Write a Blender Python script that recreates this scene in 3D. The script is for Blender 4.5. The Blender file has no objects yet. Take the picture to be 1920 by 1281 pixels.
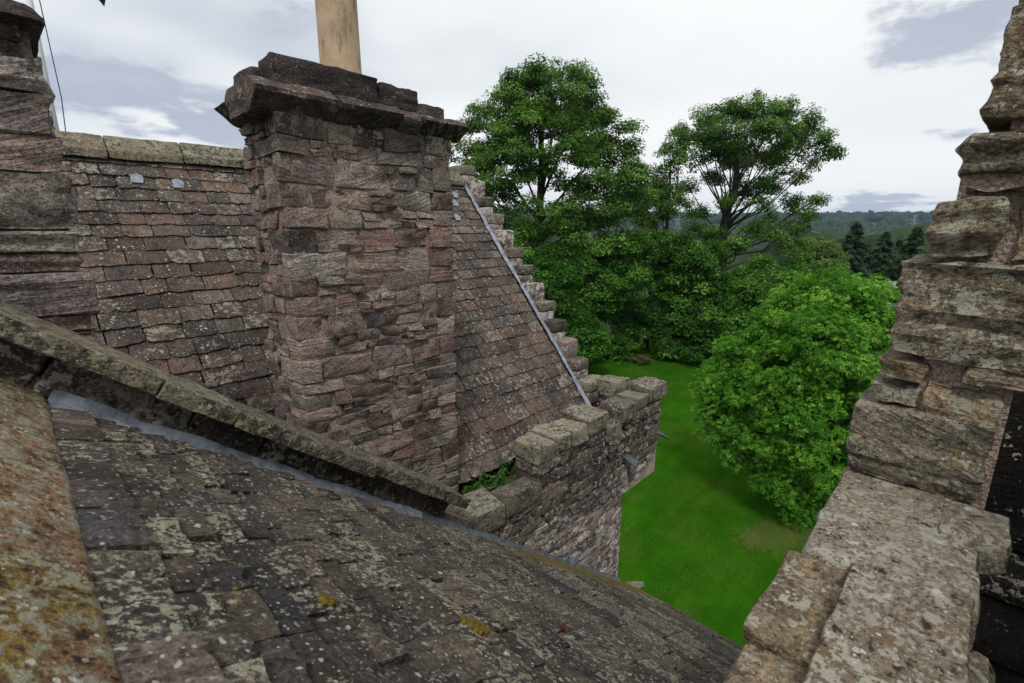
import bpy, math, random
import numpy as np
from mathutils import Vector, Matrix, noise

# ------------------------------------------------------------------ camera, sky, sun, exposure
SC = bpy.context.scene
COL = SC.collection
H = 14.0                                   # eye height above the lawn; X runs along the chimney face, Y towards the far ridge
F_PX, PITCH, YAW = 900.0, math.atan(212 / 900.0), math.radians(44)
cam = bpy.data.cameras.new('camera')
cam.sensor_width = 36.0
cam.lens = F_PX / 1920 * 36.0
cam.clip_start, cam.clip_end = 0.05, 40000
cam.dof.use_dof = True
cam.dof.focus_distance = 6.0
cam.dof.aperture_fstop = 5.0
camo = bpy.data.objects.new('camera', cam)
COL.objects.link(camo)
camo.location = (0, 0, H)
camo.rotation_euler = (math.pi / 2 - PITCH, 0, YAW - math.pi / 2)
SC.camera = camo

SUN_EL, SUN_AZ = math.radians(56), math.radians(216)      # direction towards the sun, angle from +X counterclockwise
sun = bpy.data.lights.new('sun', 'SUN')
sun.energy, sun.angle, sun.color = 1.5, math.radians(10), (1.0, 0.95, 0.88)
suno = bpy.data.objects.new('sun', sun)
COL.objects.link(suno)
sd = Vector((math.cos(SUN_EL) * math.cos(SUN_AZ), math.cos(SUN_EL) * math.sin(SUN_AZ), math.sin(SUN_EL)))
suno.rotation_euler = sd.to_track_quat('Z', 'Y').to_euler()
suno.location = (0, 0, 60)

vs = SC.view_settings
vs.view_transform, vs.look, vs.exposure, vs.gamma = 'Standard', 'None', 0.45, 1.0
vs.use_curve_mapping = False
cy = SC.cycles
cy.max_bounces, cy.diffuse_bounces, cy.glossy_bounces, cy.transmission_bounces, cy.volume_bounces = 3, 1, 1, 2, 0


def sight(x, y, D):
    """point seen at pixel (x, y) of the 1920 wide photograph, D metres away horizontally"""
    u, v = (x - 960) / F_PX, (640.5 - y) / F_PX
    f = math.cos(PITCH) + v * math.sin(PITCH)
    z = -math.sin(PITCH) + v * math.cos(PITCH)
    a = f * math.cos(YAW) + u * math.sin(YAW)
    b = f * math.sin(YAW) - u * math.cos(YAW)
    k = D / math.hypot(a, b)
    return Vector((a * k, b * k, H + z * k))


class NT:
    """short hand for node trees"""
    def __init__(s, tree):
        s.t = tree
        s.n, s.l = tree.nodes, tree.links

    def new(s, kind, **kw):
        n = s.n.new(kind)
        for k, v in kw.items():
            setattr(n, k, v)
        return n

    def put(s, sock, v):
        if v is None:
            return
        if hasattr(v, 'is_linked'):
            s.l.new(v, sock)
        else:
            if isinstance(v, (tuple, list)) and len(v) == 3 and sock.type == 'RGBA':
                v = (*v, 1)
            sock.default_value = v

    def math(s, op, a, b=None, c=None, clamp=False):
        n = s.new('ShaderNodeMath', operation=op)
        n.use_clamp = clamp
        for i, v in enumerate((a, b, c)):
            s.put(n.inputs[i], v)
        return n.outputs[0]

    def vmath(s, op, a, b=None, scale=None):
        n = s.new('ShaderNodeVectorMath', operation=op)
        s.put(n.inputs[0], a)
        s.put(n.inputs[1], b)
        if scale is not None:
            s.put(n.inputs['Scale'], scale)
        return n.outputs['Value'] if op in ('DISTANCE', 'DOT_PRODUCT', 'LENGTH') else n.outputs[0]

    def noise(s, vec, scale, detail=4, rough=0.55, dist=0.0):
        n = s.new('ShaderNodeTexNoise')
        s.put(n.inputs['Vector'], vec)
        s.put(n.inputs['Scale'], scale)
        n.inputs['Detail'].default_value = detail
        n.inputs['Roughness'].default_value = rough
        n.inputs['Distortion'].default_value = dist
        return n.outputs['Fac']

    def vor(s, vec, scale, rnd=1.0):
        n = s.new('ShaderNodeTexVoronoi')
        s.put(n.inputs['Vector'], vec)
        n.inputs['Scale'].default_value = scale
        n.inputs['Randomness'].default_value = rnd
        return n.outputs['Distance'], n.outputs['Color']

    def step(s, v, lo, hi, a=0.0, b=1.0):
        n = s.new('ShaderNodeMapRange', interpolation_type='SMOOTHSTEP')
        s.put(n.inputs['Value'], v)
        for k, q in (('From Min', lo), ('From Max', hi), ('To Min', a), ('To Max', b)):
            s.put(n.inputs[k], q)
        return n.outputs[0]

    def mix(s, f, a, b, mode='MIX'):
        n = s.new('ShaderNodeMix', data_type='RGBA', blend_type=mode)
        s.put(n.inputs['Factor'], f)
        s.put(n.inputs['A'] if False else n.inputs[6], a)
        s.put(n.inputs[7], b)
        return n.outputs[2]

    def ramp(s, v, stops, interp='LINEAR'):
        n = s.new('ShaderNodeValToRGB')
        n.color_ramp.interpolation = interp
        e = n.color_ramp.elements
        while len(e) < len(stops):
            e.new(0.5)
        for i, (p, c) in enumerate(stops):
            e[i].position = p
            e[i].color = (*c, 1)
        s.put(n.inputs[0], v)
        return n.outputs[0]

    def bump(s, h, strength, dist, normal=None):
        n = s.new('ShaderNodeBump')
        n.inputs['Strength'].default_value = strength
        n.inputs['Distance'].default_value = dist
        s.put(n.inputs['Height'], h)
        s.put(n.inputs['Normal'], normal)
        return n.outputs[0]


# the sky: pale overcast with thin blue-grey gaps and a few darker clouds
world = bpy.data.worlds.new('World')
SC.world = world
world.use_nodes = True
world.cycles.sampling_method = 'NONE'          # an even sky needs no map
world.node_tree.nodes.clear()
w = NT(world.node_tree)
sky = w.new('ShaderNodeTexSky', sky_type='NISHITA')
sky.sun_disc = False
sky.sun_elevation = SUN_EL
sky.sun_rotation = math.pi / 2 - SUN_AZ
sky.altitude, sky.air_density, sky.dust_density = 60, 1.0, 2.0
dirn = w.new('ShaderNodeNewGeometry').outputs['Incoming']
dirn = w.vmath('SCALE', dirn, scale=-1.0)
sep = w.new('ShaderNodeSeparateXYZ')
w.put(sep.inputs[0], dirn)
hgt = w.math('ADD', w.math('ABSOLUTE', sep.outputs[2]), 0.16)
comb = w.new('ShaderNodeCombineXYZ')
w.put(comb.inputs[0], w.math('DIVIDE', sep.outputs[0], hgt))
w.put(comb.inputs[1], w.math('DIVIDE', sep.outputs[1], hgt))
plane = comb.outputs[0]
n_big = w.noise(plane, 0.55, 3, 0.55)
n_det = w.noise(plane, 2.2, 6, 0.6)


def patch(x, y, outer, sz=3.0):
    """soft mask round the direction of a photographed cloud, wider than tall"""
    d = sight(x, y, 1.0) - Vector((0, 0, H))
    d.normalize()
    q = w.vmath('MULTIPLY', w.vmath('SUBTRACT', dirn, tuple(d)), (1, 1, sz))
    return w.math('MULTIPLY_ADD', w.vmath('LENGTH', q), -1.0 / outer, 1.0)


gap = w.math('MULTIPLY', w.step(n_big, 0.40, 0.66), w.math('MULTIPLY_ADD', w.math('MAXIMUM', patch(330, -40, 0.75, 1.8), 0.0), 0.9, 0.2))
skyc = w.mix(0.5, w.mix(1.0, sky.outputs[0], (0.085, 0.085, 0.088), 'MULTIPLY'), (0.62, 0.70, 0.78))
white = w.mix(n_det, (0.88, 0.905, 0.92), (0.97, 0.975, 0.97))
basec = w.mix(gap, white, skyc)
dark = None
for args, k in (((200, 168, 0.34, 5.0), 1.0), ((400, 225, 0.27, 3.0), 1.0), ((1840, 25, 0.24, 2.6), 0.8), ((1790, 255, 0.14, 5.5), 0.55), ((1650, 392, 0.36, 7.5), 0.65), ((620, 30, 0.36, 3.0), 0.42)):
    m = w.math('MULTIPLY', patch(*args), k)
    dark = m if dark is None else w.math('MAXIMUM', dark, m)
dark = w.step(w.math('MULTIPLY_ADD', w.math('SUBTRACT', n_det, 0.5), 2.1, dark), 0.34, 0.66, 0.0, 0.95)
cloudc = w.mix(n_det, (0.34, 0.385, 0.50), (0.56, 0.60, 0.69))
basec = w.mix(dark, basec, cloudc)
bg = w.new('ShaderNodeBackground')
w.put(bg.inputs['Color'], basec)
bg.inputs['Strength'].default_value = 0.78
w.put(w.new('ShaderNodeOutputWorld').inputs['Surface'], bg.outputs[0])

# ------------------------------------------------------------------ helpers
WM = {}
rnd = random.Random(7)


def link(o, parent=None, m=None):
    m = m.copy() if m is not None else Matrix.Identity(4)
    COL.objects.link(o)
    if parent is not None:
        o.parent = parent
        o.matrix_parent_inverse = WM[parent.name].inverted()
    o.matrix_basis = m
    WM[o.name] = m
    return o


def tag(o, label=None, cat=None, group=None, kind=None):
    for k, v in (('label', label), ('category', cat), ('group', group), ('kind', kind)):
        if v:
            o[k] = v
    return o


def thing(name, loc, label, cat, group=None):
    o = bpy.data.objects.new(name, None)
    o.empty_display_size = 0.2
    link(o, None, Matrix.Translation(Vector(loc)))
    return tag(o, label, cat, group)


def mesh_from(name, v, f, smooth=True):
    me = bpy.data.meshes.new(name)
    me.from_pydata(v, [], f)
    if smooth:
        me.polygons.foreach_set('use_smooth', [True] * len(me.polygons))
    me.update()
    if smooth == 'crisp':
        me.set_sharp_from_angle(angle=math.radians(30))
    return me


def obj(name, me, mat, parent=None, m=None):
    o = bpy.data.objects.new(name, me)
    if mat and not me.materials:
        me.materials.append(mat)
    return link(o, parent, m)


def frame(o, x, y, z):
    """matrix with columns x, y, z at o"""
    M = Matrix.Identity(4)
    for i, c in enumerate((x, y, z)):
        for r in range(3):
            M[r][i] = c[r]
    for r in range(3):
        M[r][3] = o[r]
    return M


def grid1(n, e):
    e = min(e, 0.6)
    if n <= 2:
        return [-1.0, 0.0, 1.0] if n == 2 else [-1.0, 1.0]
    inner = [-1 + e + (2 - 2 * e) * i / (n - 2) for i in range(n - 1)]
    return [-1.0] + inner + [1.0]


def block_data(sx, sy, sz, r=0.02, amp=0.008, seed=0, jit=0.0, strata=0.0, freq=7.0, n=None, deform=None, cell=0.075):
    """weathered block: rounded, warped and layered"""
    q = random.Random(seed)
    if n is None:
        n = [max(3, min(6, int(round(s / cell)))) for s in (sx, sy, sz)]
    h = (sx / 2, sy / 2, sz / 2)
    r = min(r, 0.45 * min(sx, sy, sz))
    ax = [grid1(n[i], r / h[i]) for i in range(3)]
    off = Vector((q.uniform(-50, 50), q.uniform(-50, 50), q.uniform(-50, 50)))
    cj = [[[Vector((q.uniform(-jit, jit) * sx, q.uniform(-jit, jit) * sy, q.uniform(-jit, jit) * sz)) for _ in (0, 1)] for _ in (0, 1)] for _ in (0, 1)]
    V, idx = [], {}

    def vid(i, j, k):
        key = (i, j, k)
        if key in idx:
            return idx[key]
        g = Vector((ax[0][i], ax[1][j], ax[2][k]))
        p = Vector((g.x * h[0], g.y * h[1], g.z * h[2]))
        c = Vector([max(-(h[d] - r), min(h[d] - r, p[d])) for d in range(3)])
        d = p - c
        nrm = d.normalized() if d.length > 1e-9 else Vector((0, 0, 1))
        cnt = sum(abs(t) > 0.999 for t in g)
        if cnt > 1:
            p = c + nrm * r
        t = noise.noise(p * freq + off) * amp + noise.noise(p * freq * 2.7 + off) * amp * 0.5
        p = p + nrm * t
        if strata:
            s = noise.noise(Vector((off.x, p.x * 1.3, p.z * 24 + off.z + p.x * 1.5)))
            p = p + Vector((nrm.x, nrm.y, 0)) * s * strata
        if jit:
            u = (g + Vector((1, 1, 1))) / 2
            o = Vector((0, 0, 0))
            for a in (0, 1):
                for b in (0, 1):
                    for cc in (0, 1):
                        o += cj[a][b][cc] * ((u.x if a else 1 - u.x) * (u.y if b else 1 - u.y) * (u.z if cc else 1 - u.z))
            p = p + o
        if deform:
            p = deform(p, g)
        idx[key] = len(V)
        V.append(p)
        return idx[key]
    Fc = []
    nx, ny, nz = n
    for j in range(ny):
        for k in range(nz):
            Fc.append((vid(0, j, k), vid(0, j, k + 1), vid(0, j + 1, k + 1), vid(0, j + 1, k)))
            Fc.append((vid(nx, j, k), vid(nx, j + 1, k), vid(nx, j + 1, k + 1), vid(nx, j, k + 1)))
    for i in range(nx):
        for k in range(nz):
            Fc.append((vid(i, 0, k), vid(i + 1, 0, k), vid(i + 1, 0, k + 1), vid(i, 0, k + 1)))
            Fc.append((vid(i, ny, k), vid(i, ny, k + 1), vid(i + 1, ny, k + 1), vid(i + 1, ny, k)))
    for i in range(nx):
        for j in range(ny):
            Fc.append((vid(i, j, 0), vid(i, j + 1, 0), vid(i + 1, j + 1, 0), vid(i + 1, j, 0)))
            Fc.append((vid(i, j, nz), vid(i + 1, j, nz), vid(i + 1, j + 1, nz), vid(i, j + 1, nz)))
    return V, Fc


SEED = [100]


def block(name, size, loc, mat, parent, rot=None, **kw):
    SEED[0] += 1
    kw.setdefault('seed', SEED[0])
    warp = kw.pop('warp', 0.0)
    v, f = block_data(*size, **kw)
    if warp:                                  # courses that wander up and down together
        L0 = Vector(loc)
        for p in v:
            g = L0 + p
            p.z += warp * (noise.noise(Vector((g.x * 1.6 + g.y, g.z * 1.3, 4.2))) + 0.22 * noise.noise(Vector((g.x * 5.3 + g.y * 3, g.z * 4.1, 9.1))))
    m = Matrix.Translation(Vector(loc))
    if rot is not None:
        m = m @ rot
    return obj(name, mesh_from(name, v, f, 'crisp'), mat, parent, m)


def box_mesh(name, x0, x1, y0, y1, z0, z1):
    v = [(x, y, z) for x in (x0, x1) for y in (y0, y1) for z in (z0, z1)]
    f = [(0, 1, 3, 2), (4, 6, 7, 5), (0, 4, 5, 1), (2, 3, 7, 6), (0, 2, 6, 4), (1, 5, 7, 3)]
    return mesh_from(name, v, f, False)


def mortar_sheet(name, o, U, V, Nn, w_, h_, mat, parent, cell=0.035, amp=0.011):
    """uneven pointing between stones"""
    o, U, V, Nn = Vector(o), Vector(U), Vector(V), Vector(Nn)
    nu, nv = max(2, int(w_ / cell)), max(2, int(h_ / cell))
    vs_, fs = [], []
    for j in range(nv + 1):
        for i in range(nu + 1):
            p = o + U * (w_ * i / nu) + V * (h_ * j / nv)
            e_ = 0 if i in (0, nu) else 1
            k = noise.noise(p * 7.0) * 0.6 + noise.noise(p * 19.0) * 0.6
            vs_.append(p + Nn * amp * k * e_ - Nn * (0 if e_ else 0.03))
    for j in range(nv):
        for i in range(nu):
            a = j * (nu + 1) + i
            fs.append((a, a + 1, a + nu + 2, a + nu + 1))
    return obj(name, mesh_from(name, vs_, fs), mat, parent)


def rubble(w0, h0, w1, h1, q, wmin=0.12, wmax=0.42, hmin=0.05, hmax=0.2, out=None):
    """split a rectangle into stones by uneven cuts"""
    if out is None:
        out = []
    W, Hh = w1 - w0, h1 - h0
    if Hh > hmax or (Hh > 2.1 * hmin and (W / Hh < 0.85 or (q.random() < 0.22 and Hh > 2.4 * hmin and W < wmax))):
        c = h0 + Hh * q.uniform(0.33, 0.67)
        rubble(w0, h0, w1, c, q, wmin, wmax, hmin, hmax, out)
        rubble(w0, c, w1, h1, q, wmin, wmax, hmin, hmax, out)
    elif W > wmax or W / Hh > q.uniform(2.2, 4.6):
        if W > 2 * wmin:
            c = w0 + W * q.uniform(0.3, 0.7)
            rubble(w0, h0, c, h1, q, wmin, wmax, hmin, hmax, out)
            rubble(c, h0, w1, h1, q, wmin, wmax, hmin, hmax, out)
        else:
            out.append((w0, h0, w1, h1))
    else:
        out.append((w0, h0, w1, h1))
    return out


def tube(pts, rad, sides=6):
    """vertices and faces of a tapered tube through pts"""
    V, Fc = [], []
    prev = None
    for i, p in enumerate(pts):
        t = (pts[min(i + 1, len(pts) - 1)] - pts[max(i - 1, 0)]).normalized()
        ref = Vector((0, 0, 1)) if abs(t.z) < 0.95 else Vector((1, 0, 0))
        u = t.cross(ref).normalized() if prev is None else (prev - t * prev.dot(t)).normalized()
        prev = u
        vv = t.cross(u)
        for k in range(sides):
            a = 2 * math.pi * k / sides
            V.append(p + (u * math.cos(a) + vv * math.sin(a)) * rad[i])
    for i in range(len(pts) - 1):
        for k in range(sides):
            a, b = i * sides + k, i * sides + (k + 1) % sides
            Fc.append((a, b, b + sides, a + sides))
    Fc.append(tuple(range(sides))[::-1])
    Fc.append(tuple(range(len(V) - sides, len(V))))
    return V, Fc


class Acc:
    def __init__(s):
        s.v, s.f = [], []

    def add(s, vf):
        b = len(s.v)
        s.v += [tuple(x) for x in vf[0]]
        s.f += [tuple(i + b for i in f) for f in vf[1]]
        return s

    def box(s, c, d, m=None):
        v, f = [], [(0, 1, 3, 2), (4, 6, 7, 5), (0, 4, 5, 1), (2, 3, 7, 6), (0, 2, 6, 4), (1, 5, 7, 3)]
        for x in (-.5, .5):
            for y in (-.5, .5):
                for z in (-.5, .5):
                    p = Vector((x * d[0], y * d[1], z * d[2]))
                    if m is not None:
                        p = m @ p
                    v.append(p + Vector(c))
        return s.add((v, f))

    def mesh(s, name, smooth=False):
        return mesh_from(name, s.v, s.f, smooth)


# ------------------------------------------------------------------ materials
def base_mat(name):
    m = bpy.data.materials.new(name)
    m.use_nodes = True
    m.node_tree.nodes.clear()
    t = NT(m.node_tree)
    bs = t.new('ShaderNodeBsdfPrincipled')
    out = t.new('ShaderNodeOutputMaterial')
    t.l.new(bs.outputs[0], out.inputs['Surface'])
    bs.inputs['Specular IOR Level'].default_value = 0.25
    return m, t, bs


def stone_mat(name, palette, strata=(1, 1, 9), strata_amt=0.5, spots=0.5, spot_scale=26, patches=0.3, patch_col=(0.30, 0.29, 0.24), patch_scale=11.0,
              moss=0.2, moss_col=(0.16, 0.13, 0.04), dark=0.35, bump=0.8, spot_col=(0.46, 0.46, 0.42), grit=1.0, bdist=0.02, soot=None, black=0.5, vary=0.22, pvary=0.14, stain=False, con=1.38):
    m, t, bs = base_mat(name)
    geo = t.new('ShaderNodeNewGeometry').outputs['Position']
    rn = t.new('ShaderNodeObjectInfo').outputs['Random']
    P = t.vmath('ADD', geo, t.vmath('SCALE', (31.0, 57.0, 83.0), scale=rn))
    r2 = t.math('FRACT', t.math('MULTIPLY', rn, 17.31))
    r3 = t.math('FRACT', t.math('MULTIPLY', rn, 41.7))
    n = len(palette)
    col = t.ramp(rn, [(i / n, c) for i, c in enumerate(palette)], 'CONSTANT')
    col = t.vmath('SCALE', col, scale=t.math('MULTIPLY_ADD', r3, 2 * vary, 1.0 - vary))
    sxyz = t.new('ShaderNodeSeparateXYZ')
    t.put(sxyz.inputs[0], P)
    tl = t.math('MULTIPLY_ADD', r2, 0.9, -0.45)
    shr = t.new('ShaderNodeCombineXYZ')
    t.put(shr.inputs[0], sxyz.outputs[0])
    t.put(shr.inputs[1], sxyz.outputs[1])
    t.put(shr.inputs[2], t.math('MULTIPLY_ADD', t.math('ADD', sxyz.outputs[0], sxyz.outputs[1]), tl, sxyz.outputs[2]))
    low = tuple(0.55 * a + 0.45 * 1.6 if a < 2 else 2.4 for a in strata)
    sv = t.mix(t.step(r3, 0.3, 0.6), low, strata)
    st = t.noise(t.vmath('MULTIPLY', shr.outputs[0], sv), 5.0, 4, 0.62, 0.5)               # bedding lines
    bl = t.noise(P, 5.0, 3, 0.6)                                                   # blotches
    fine = t.noise(P, 65, 3, 0.75)                                                 # grain
    col = t.mix(1.0, col, t.ramp(st, [(0.28, (1 - strata_amt,) * 3), (0.5, (1, 1, 1)), (0.74, (1 + strata_amt * 0.7,) * 3)]), 'MULTIPLY')
    col = t.mix(t.step(bl, 0.42, 0.66, 0, 0.4), col, palette[int(n * 0.4)])
    col = t.mix(1.0, col, t.ramp(fine, [(0.28, (0.4,) * 3), (0.5, (1.0,) * 3), (0.72, (1.65,) * 3)]), 'MULTIPLY')
    dk = t.noise(t.vmath('MULTIPLY', geo, (1, 1, 0.5)), 2.4, 3, 0.62)              # damp and soot that runs over many stones
    col = t.mix(t.math('MULTIPLY', t.step(dk, 0.46, 0.64), dark), col, (0.026, 0.024, 0.024))
    if soot:
        zz = t.new('ShaderNodeSeparateXYZ')
        t.put(zz.inputs[0], geo)
        so = t.math('MULTIPLY', t.step(t.math('MULTIPLY_ADD', dk, 0.9, zz.outputs[2]), soot[0], soot[1]), soot[2])
        col = t.mix(so, col, (0.032, 0.028, 0.026))
    pm = t.noise(P, patch_scale, 5, 0.7)
    if black:
        col = t.mix(t.math('MULTIPLY', t.step(pm, 0.43, 0.36), black), col, (0.022, 0.021, 0.022))
    if moss:
        mf = t.math('MULTIPLY', t.step(t.math('MULTIPLY_ADD', fine, 0.16, t.math('MULTIPLY_ADD', pm, 0.6, t.math('MULTIPLY', dk, 0.4))), 0.74 - 0.22 * moss, 0.78 - 0.20 * moss), 0.8)
        col = t.mix(mf, col, moss_col)
    hgt = t.math('ADD', t.math('MULTIPLY', st, 0.9), t.math('MULTIPLY_ADD', fine, 0.4 * grit, t.math('MULTIPLY', bl, 0.8)))
    if patches:
        pv = t.math('MULTIPLY_ADD', t.math('SUBTRACT', r2, 0.5), pvary, t.math('MULTIPLY_ADD', t.math('SUBTRACT', fine, 0.5), 0.35, pm))       # crustose lichen sheets
        pf = t.step(pv, 0.66 - 0.20 * patches, 0.69 - 0.19 * patches, 0, 0.85)
        col = t.mix(pf, col, t.mix(t.step(bl, 0.4, 0.6), patch_col, tuple(x * 1.22 for x in patch_col)))
        hgt = t.math('MULTIPLY_ADD', pf, 0.10, hgt)
    if con != 1.0:                             # light-dark contrast of a tone curve, put into the stone colour
        mid = sum(sum(c) for c in palette) / (3 * n)
        gm = t.new('ShaderNodeGamma')
        t.put(gm.inputs['Color'], col)
        gm.inputs['Gamma'].default_value = con
        col = t.vmath('SCALE', gm.outputs[0], scale=mid ** (1 - con))
    if spots:
        wob = t.new('ShaderNodeTexNoise')
        t.put(wob.inputs['Vector'], P)
        wob.inputs['Scale'].default_value = spot_scale * 1.7
        wob.inputs['Detail'].default_value = 1.0
        wv = t.vmath('SUBTRACT', wob.outputs['Color'], (0.5, 0.5, 0.5))
        cluster = t.step(t.math('MULTIPLY_ADD', dk, 0.5, t.math('MULTIPLY', bl, 0.5)), 0.60 - 0.24 * spots, 0.68 - 0.20 * spots)
        for sc, thr in ((spot_scale, 0.33), (spot_scale * 2.3, 0.36)):
            dd, cc = t.vor(t.vmath('ADD', P, t.vmath('SCALE', wv, scale=0.8 / sc)), sc)
            cs = t.new('ShaderNodeSeparateColor')
            t.put(cs.inputs[0], cc)
            rad = t.math('MULTIPLY', t.step(cs.outputs[0], 0.5, 1.0, -0.05, 1.0), thr)
            sp = t.step(t.math('SUBTRACT', rad, dd), 0.0, 0.05)
            sp = t.math('MULTIPLY', t.math('MULTIPLY', sp, cluster), t.step(cs.outputs[1], 0.0, 1.0, 0.4, 0.95))
            col = t.mix(sp, col, spot_col)
    if stain:                                  # golden-green algae where the tower wall drips on the slates
        gs = t.new('ShaderNodeSeparateXYZ')
        t.put(gs.inputs[0], geo)
        run = t.noise(t.vmath('MULTIPLY', geo, (0.7, 3.5, 0.7)), 3.0, 4, 0.65)
        sm = t.math('MULTIPLY', t.step(t.math('MULTIPLY_ADD', run, 0.9, gs.outputs[1]), 2.78, 3.0), t.step(gs.outputs[0], 2.3, 3.2))
        sm = t.math('MULTIPLY', sm, t.step(fine, 0.3, 0.55, 0.45, 0.9))
        col = t.mix(sm, col, (0.135, 0.105, 0.018))
    t.put(bs.inputs['Base Color'], col)
    bs.inputs['Roughness'].default_value = 0.9
    t.put(bs.inputs['Normal'], t.bump(hgt, bump, bdist))
    return m


REDS = [(0.235, 0.183, 0.168), (0.188, 0.158, 0.150), (0.281, 0.224, 0.202), (0.204, 0.145, 0.133), (0.272, 0.239, 0.213), (0.171, 0.147, 0.142),
        (0.247, 0.186, 0.172), (0.234, 0.214, 0.189), (0.300, 0.249, 0.224), (0.179, 0.130, 0.122), (0.222, 0.197, 0.183), (0.256, 0.208, 0.190)]
M = {}
M['chimney'] = stone_mat('red_sandstone', REDS, spots=0.45, spot_scale=40, patches=0.45, patch_col=(0.24, 0.215, 0.185), moss=0.05, moss_col=(0.24, 0.14, 0.05),
                         strata_amt=0.5, dark=0.3, bump=1.0, bdist=0.035, soot=(14.8, 15.6, 0.72), black=0.35, vary=0.38, pvary=0.2)
M['cap'] = stone_mat('sooty_capstone', [(0.06, 0.048, 0.044), (0.08, 0.063, 0.056), (0.052, 0.044, 0.042)], spots=0.55, spot_scale=42, patches=0.2,
                     patch_col=(0.17, 0.16, 0.14), moss=0.0, dark=0.5, bump=1.0, strata=(1, 1, 10), bdist=0.035, black=0.4)
M['mortar'] = stone_mat('lime_mortar', [(0.37, 0.305, 0.265), (0.34, 0.28, 0.245)], strata=(1.5, 1.5, 1.5), strata_amt=0.25, spots=0.5, spot_scale=60, patches=0.4, patch_col=(0.34, 0.295, 0.255), moss=0.08,
                        moss_col=(0.22, 0.13, 0.05), dark=0.3, bump=1.0, grit=3.0, soot=(14.8, 15.6, 0.65), black=0.2)
M['tower'] = stone_mat('grey_red_rubble', [(0.244, 0.205, 0.194), (0.320, 0.286, 0.269), (0.216, 0.179, 0.173), (0.364, 0.330, 0.308), (0.196, 0.170, 0.163), (0.279, 0.228, 0.215)],
                       spots=0.45, spot_scale=34, patches=0.58, patch_col=(0.430, 0.413, 0.387), moss=0.05, dark=0.3, bump=1.0, bdist=0.035, black=0.6)
M['parapet'] = stone_mat('dark_parapet_stone', [(0.125, 0.105, 0.095), (0.095, 0.085, 0.08), (0.155, 0.128, 0.112), (0.11, 0.098, 0.086), (0.145, 0.118, 0.106)],
                         spots=0.8, spot_scale=34, patches=0.5, patch_col=(0.25, 0.24, 0.21), moss=0.15, dark=0.6, bump=1.0, bdist=0.035, black=0.75, patch_scale=18)
M['coping'] = stone_mat('lichened_coping', [(0.161, 0.147, 0.120), (0.135, 0.125, 0.106), (0.176, 0.159, 0.132), (0.146, 0.126, 0.109)], spots=0.85, spot_scale=30,
                        patches=0.75, patch_col=(0.20, 0.19, 0.15), moss=0.4, moss_col=(0.160, 0.130, 0.055), dark=0.45, bump=1.0, strata_amt=0.3, black=0.8, patch_scale=18)
M['skew'] = stone_mat('skew_coping', [(0.125, 0.108, 0.09), (0.105, 0.095, 0.082), (0.145, 0.12, 0.098)], spots=0.95, spot_scale=30, patches=0.75,
                      patch_col=(0.165, 0.158, 0.118), moss=0.4, moss_col=(0.15, 0.125, 0.045), dark=0.35, bump=1.0, strata=(1, 1, 6), black=0.7, patch_scale=22)
M['ridge'] = stone_mat('ochre_ridge_stone', [(0.16, 0.12, 0.08), (0.185, 0.125, 0.075)], strata=(1, 1, 2), spots=1.0, spot_scale=26, spot_col=(0.48, 0.48, 0.45), patches=0.8, patch_scale=22,
                       patch_col=(0.185, 0.18, 0.15), moss=0.7, moss_col=(0.21, 0.155, 0.03), dark=0.35, bump=0.9, bdist=0.02, black=0.85, pvary=0.02, vary=0.08)
M['jamb'] = stone_mat('warm_sandstone', [(0.209, 0.169, 0.120), (0.194, 0.176, 0.141), (0.174, 0.148, 0.114), (0.217, 0.180, 0.132)], spots=0.6, spot_scale=24, patches=0.65, patch_scale=15,
                      patch_col=(0.25, 0.24, 0.205), moss=0.45, moss_col=(0.21, 0.15, 0.05), dark=0.2, bump=1.0, strata=(1, 1, 7), strata_amt=0.55, bdist=0.035, black=0.6, pvary=0.08)
M['walltop'] = stone_mat('lichen_wall_top', [(0.202, 0.175, 0.141), (0.186, 0.166, 0.139)], spots=1.0, spot_scale=26, patches=0.85, patch_col=(0.235, 0.233, 0.208), moss=0.7, patch_scale=24,
                         moss_col=(0.175, 0.118, 0.055), dark=0.1, bump=1.0, strata=(1, 1, 2), strata_amt=0.25, bdist=0.025, spot_col=(0.50, 0.50, 0.47), black=0.8, pvary=0.02, vary=0.08)
SL = [(0.081, 0.064, 0.058), (0.095, 0.073, 0.063), (0.071, 0.061, 0.055), (0.108, 0.082, 0.067), (0.090, 0.078, 0.069), (0.076, 0.060, 0.054), (0.101, 0.078, 0.067), (0.067, 0.057, 0.053),
      (0.116, 0.090, 0.072), (0.087, 0.068, 0.060), (0.111, 0.099, 0.087)]
M['slate'] = stone_mat('stone_slate', SL, strata=(1.2, 1.2, 1.2), strata_amt=0.35, spots=0.85, spot_scale=28, patches=0.35, patch_col=(0.165, 0.158, 0.138), moss=0.08, dark=0.4, bump=0.8, bdist=0.015, black=0.55, patch_scale=18, pvary=0.16, vary=0.16)
M['nslate'] = stone_mat('mossy_stone_slate', [(0.056, 0.049, 0.047), (0.070, 0.060, 0.053), (0.045, 0.042, 0.043), (0.083, 0.071, 0.057), (0.061, 0.053, 0.047), (0.085, 0.071, 0.064), (0.049, 0.044, 0.042), (0.073, 0.065, 0.052)],
                        strata=(1, 5, 1), strata_amt=0.55, spots=0.9, spot_scale=27, patches=0.45, patch_col=(0.152, 0.148, 0.118), moss=0.3, moss_col=(0.125, 0.108, 0.045), patch_scale=36,
                        dark=0.4, bump=1.0, bdist=0.018, spot_col=(0.40, 0.40, 0.35), black=0.75, pvary=0.2, vary=0.3, stain=True)
M['shade'] = stone_mat('shade_dark_stone', [(0.03, 0.028, 0.027), (0.038, 0.034, 0.032)], spots=0.0, patches=0.1, moss=0.0, dark=0.4, bump=0.8)  # near-black colour stands in for passage shade; also used on roof decks
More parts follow.
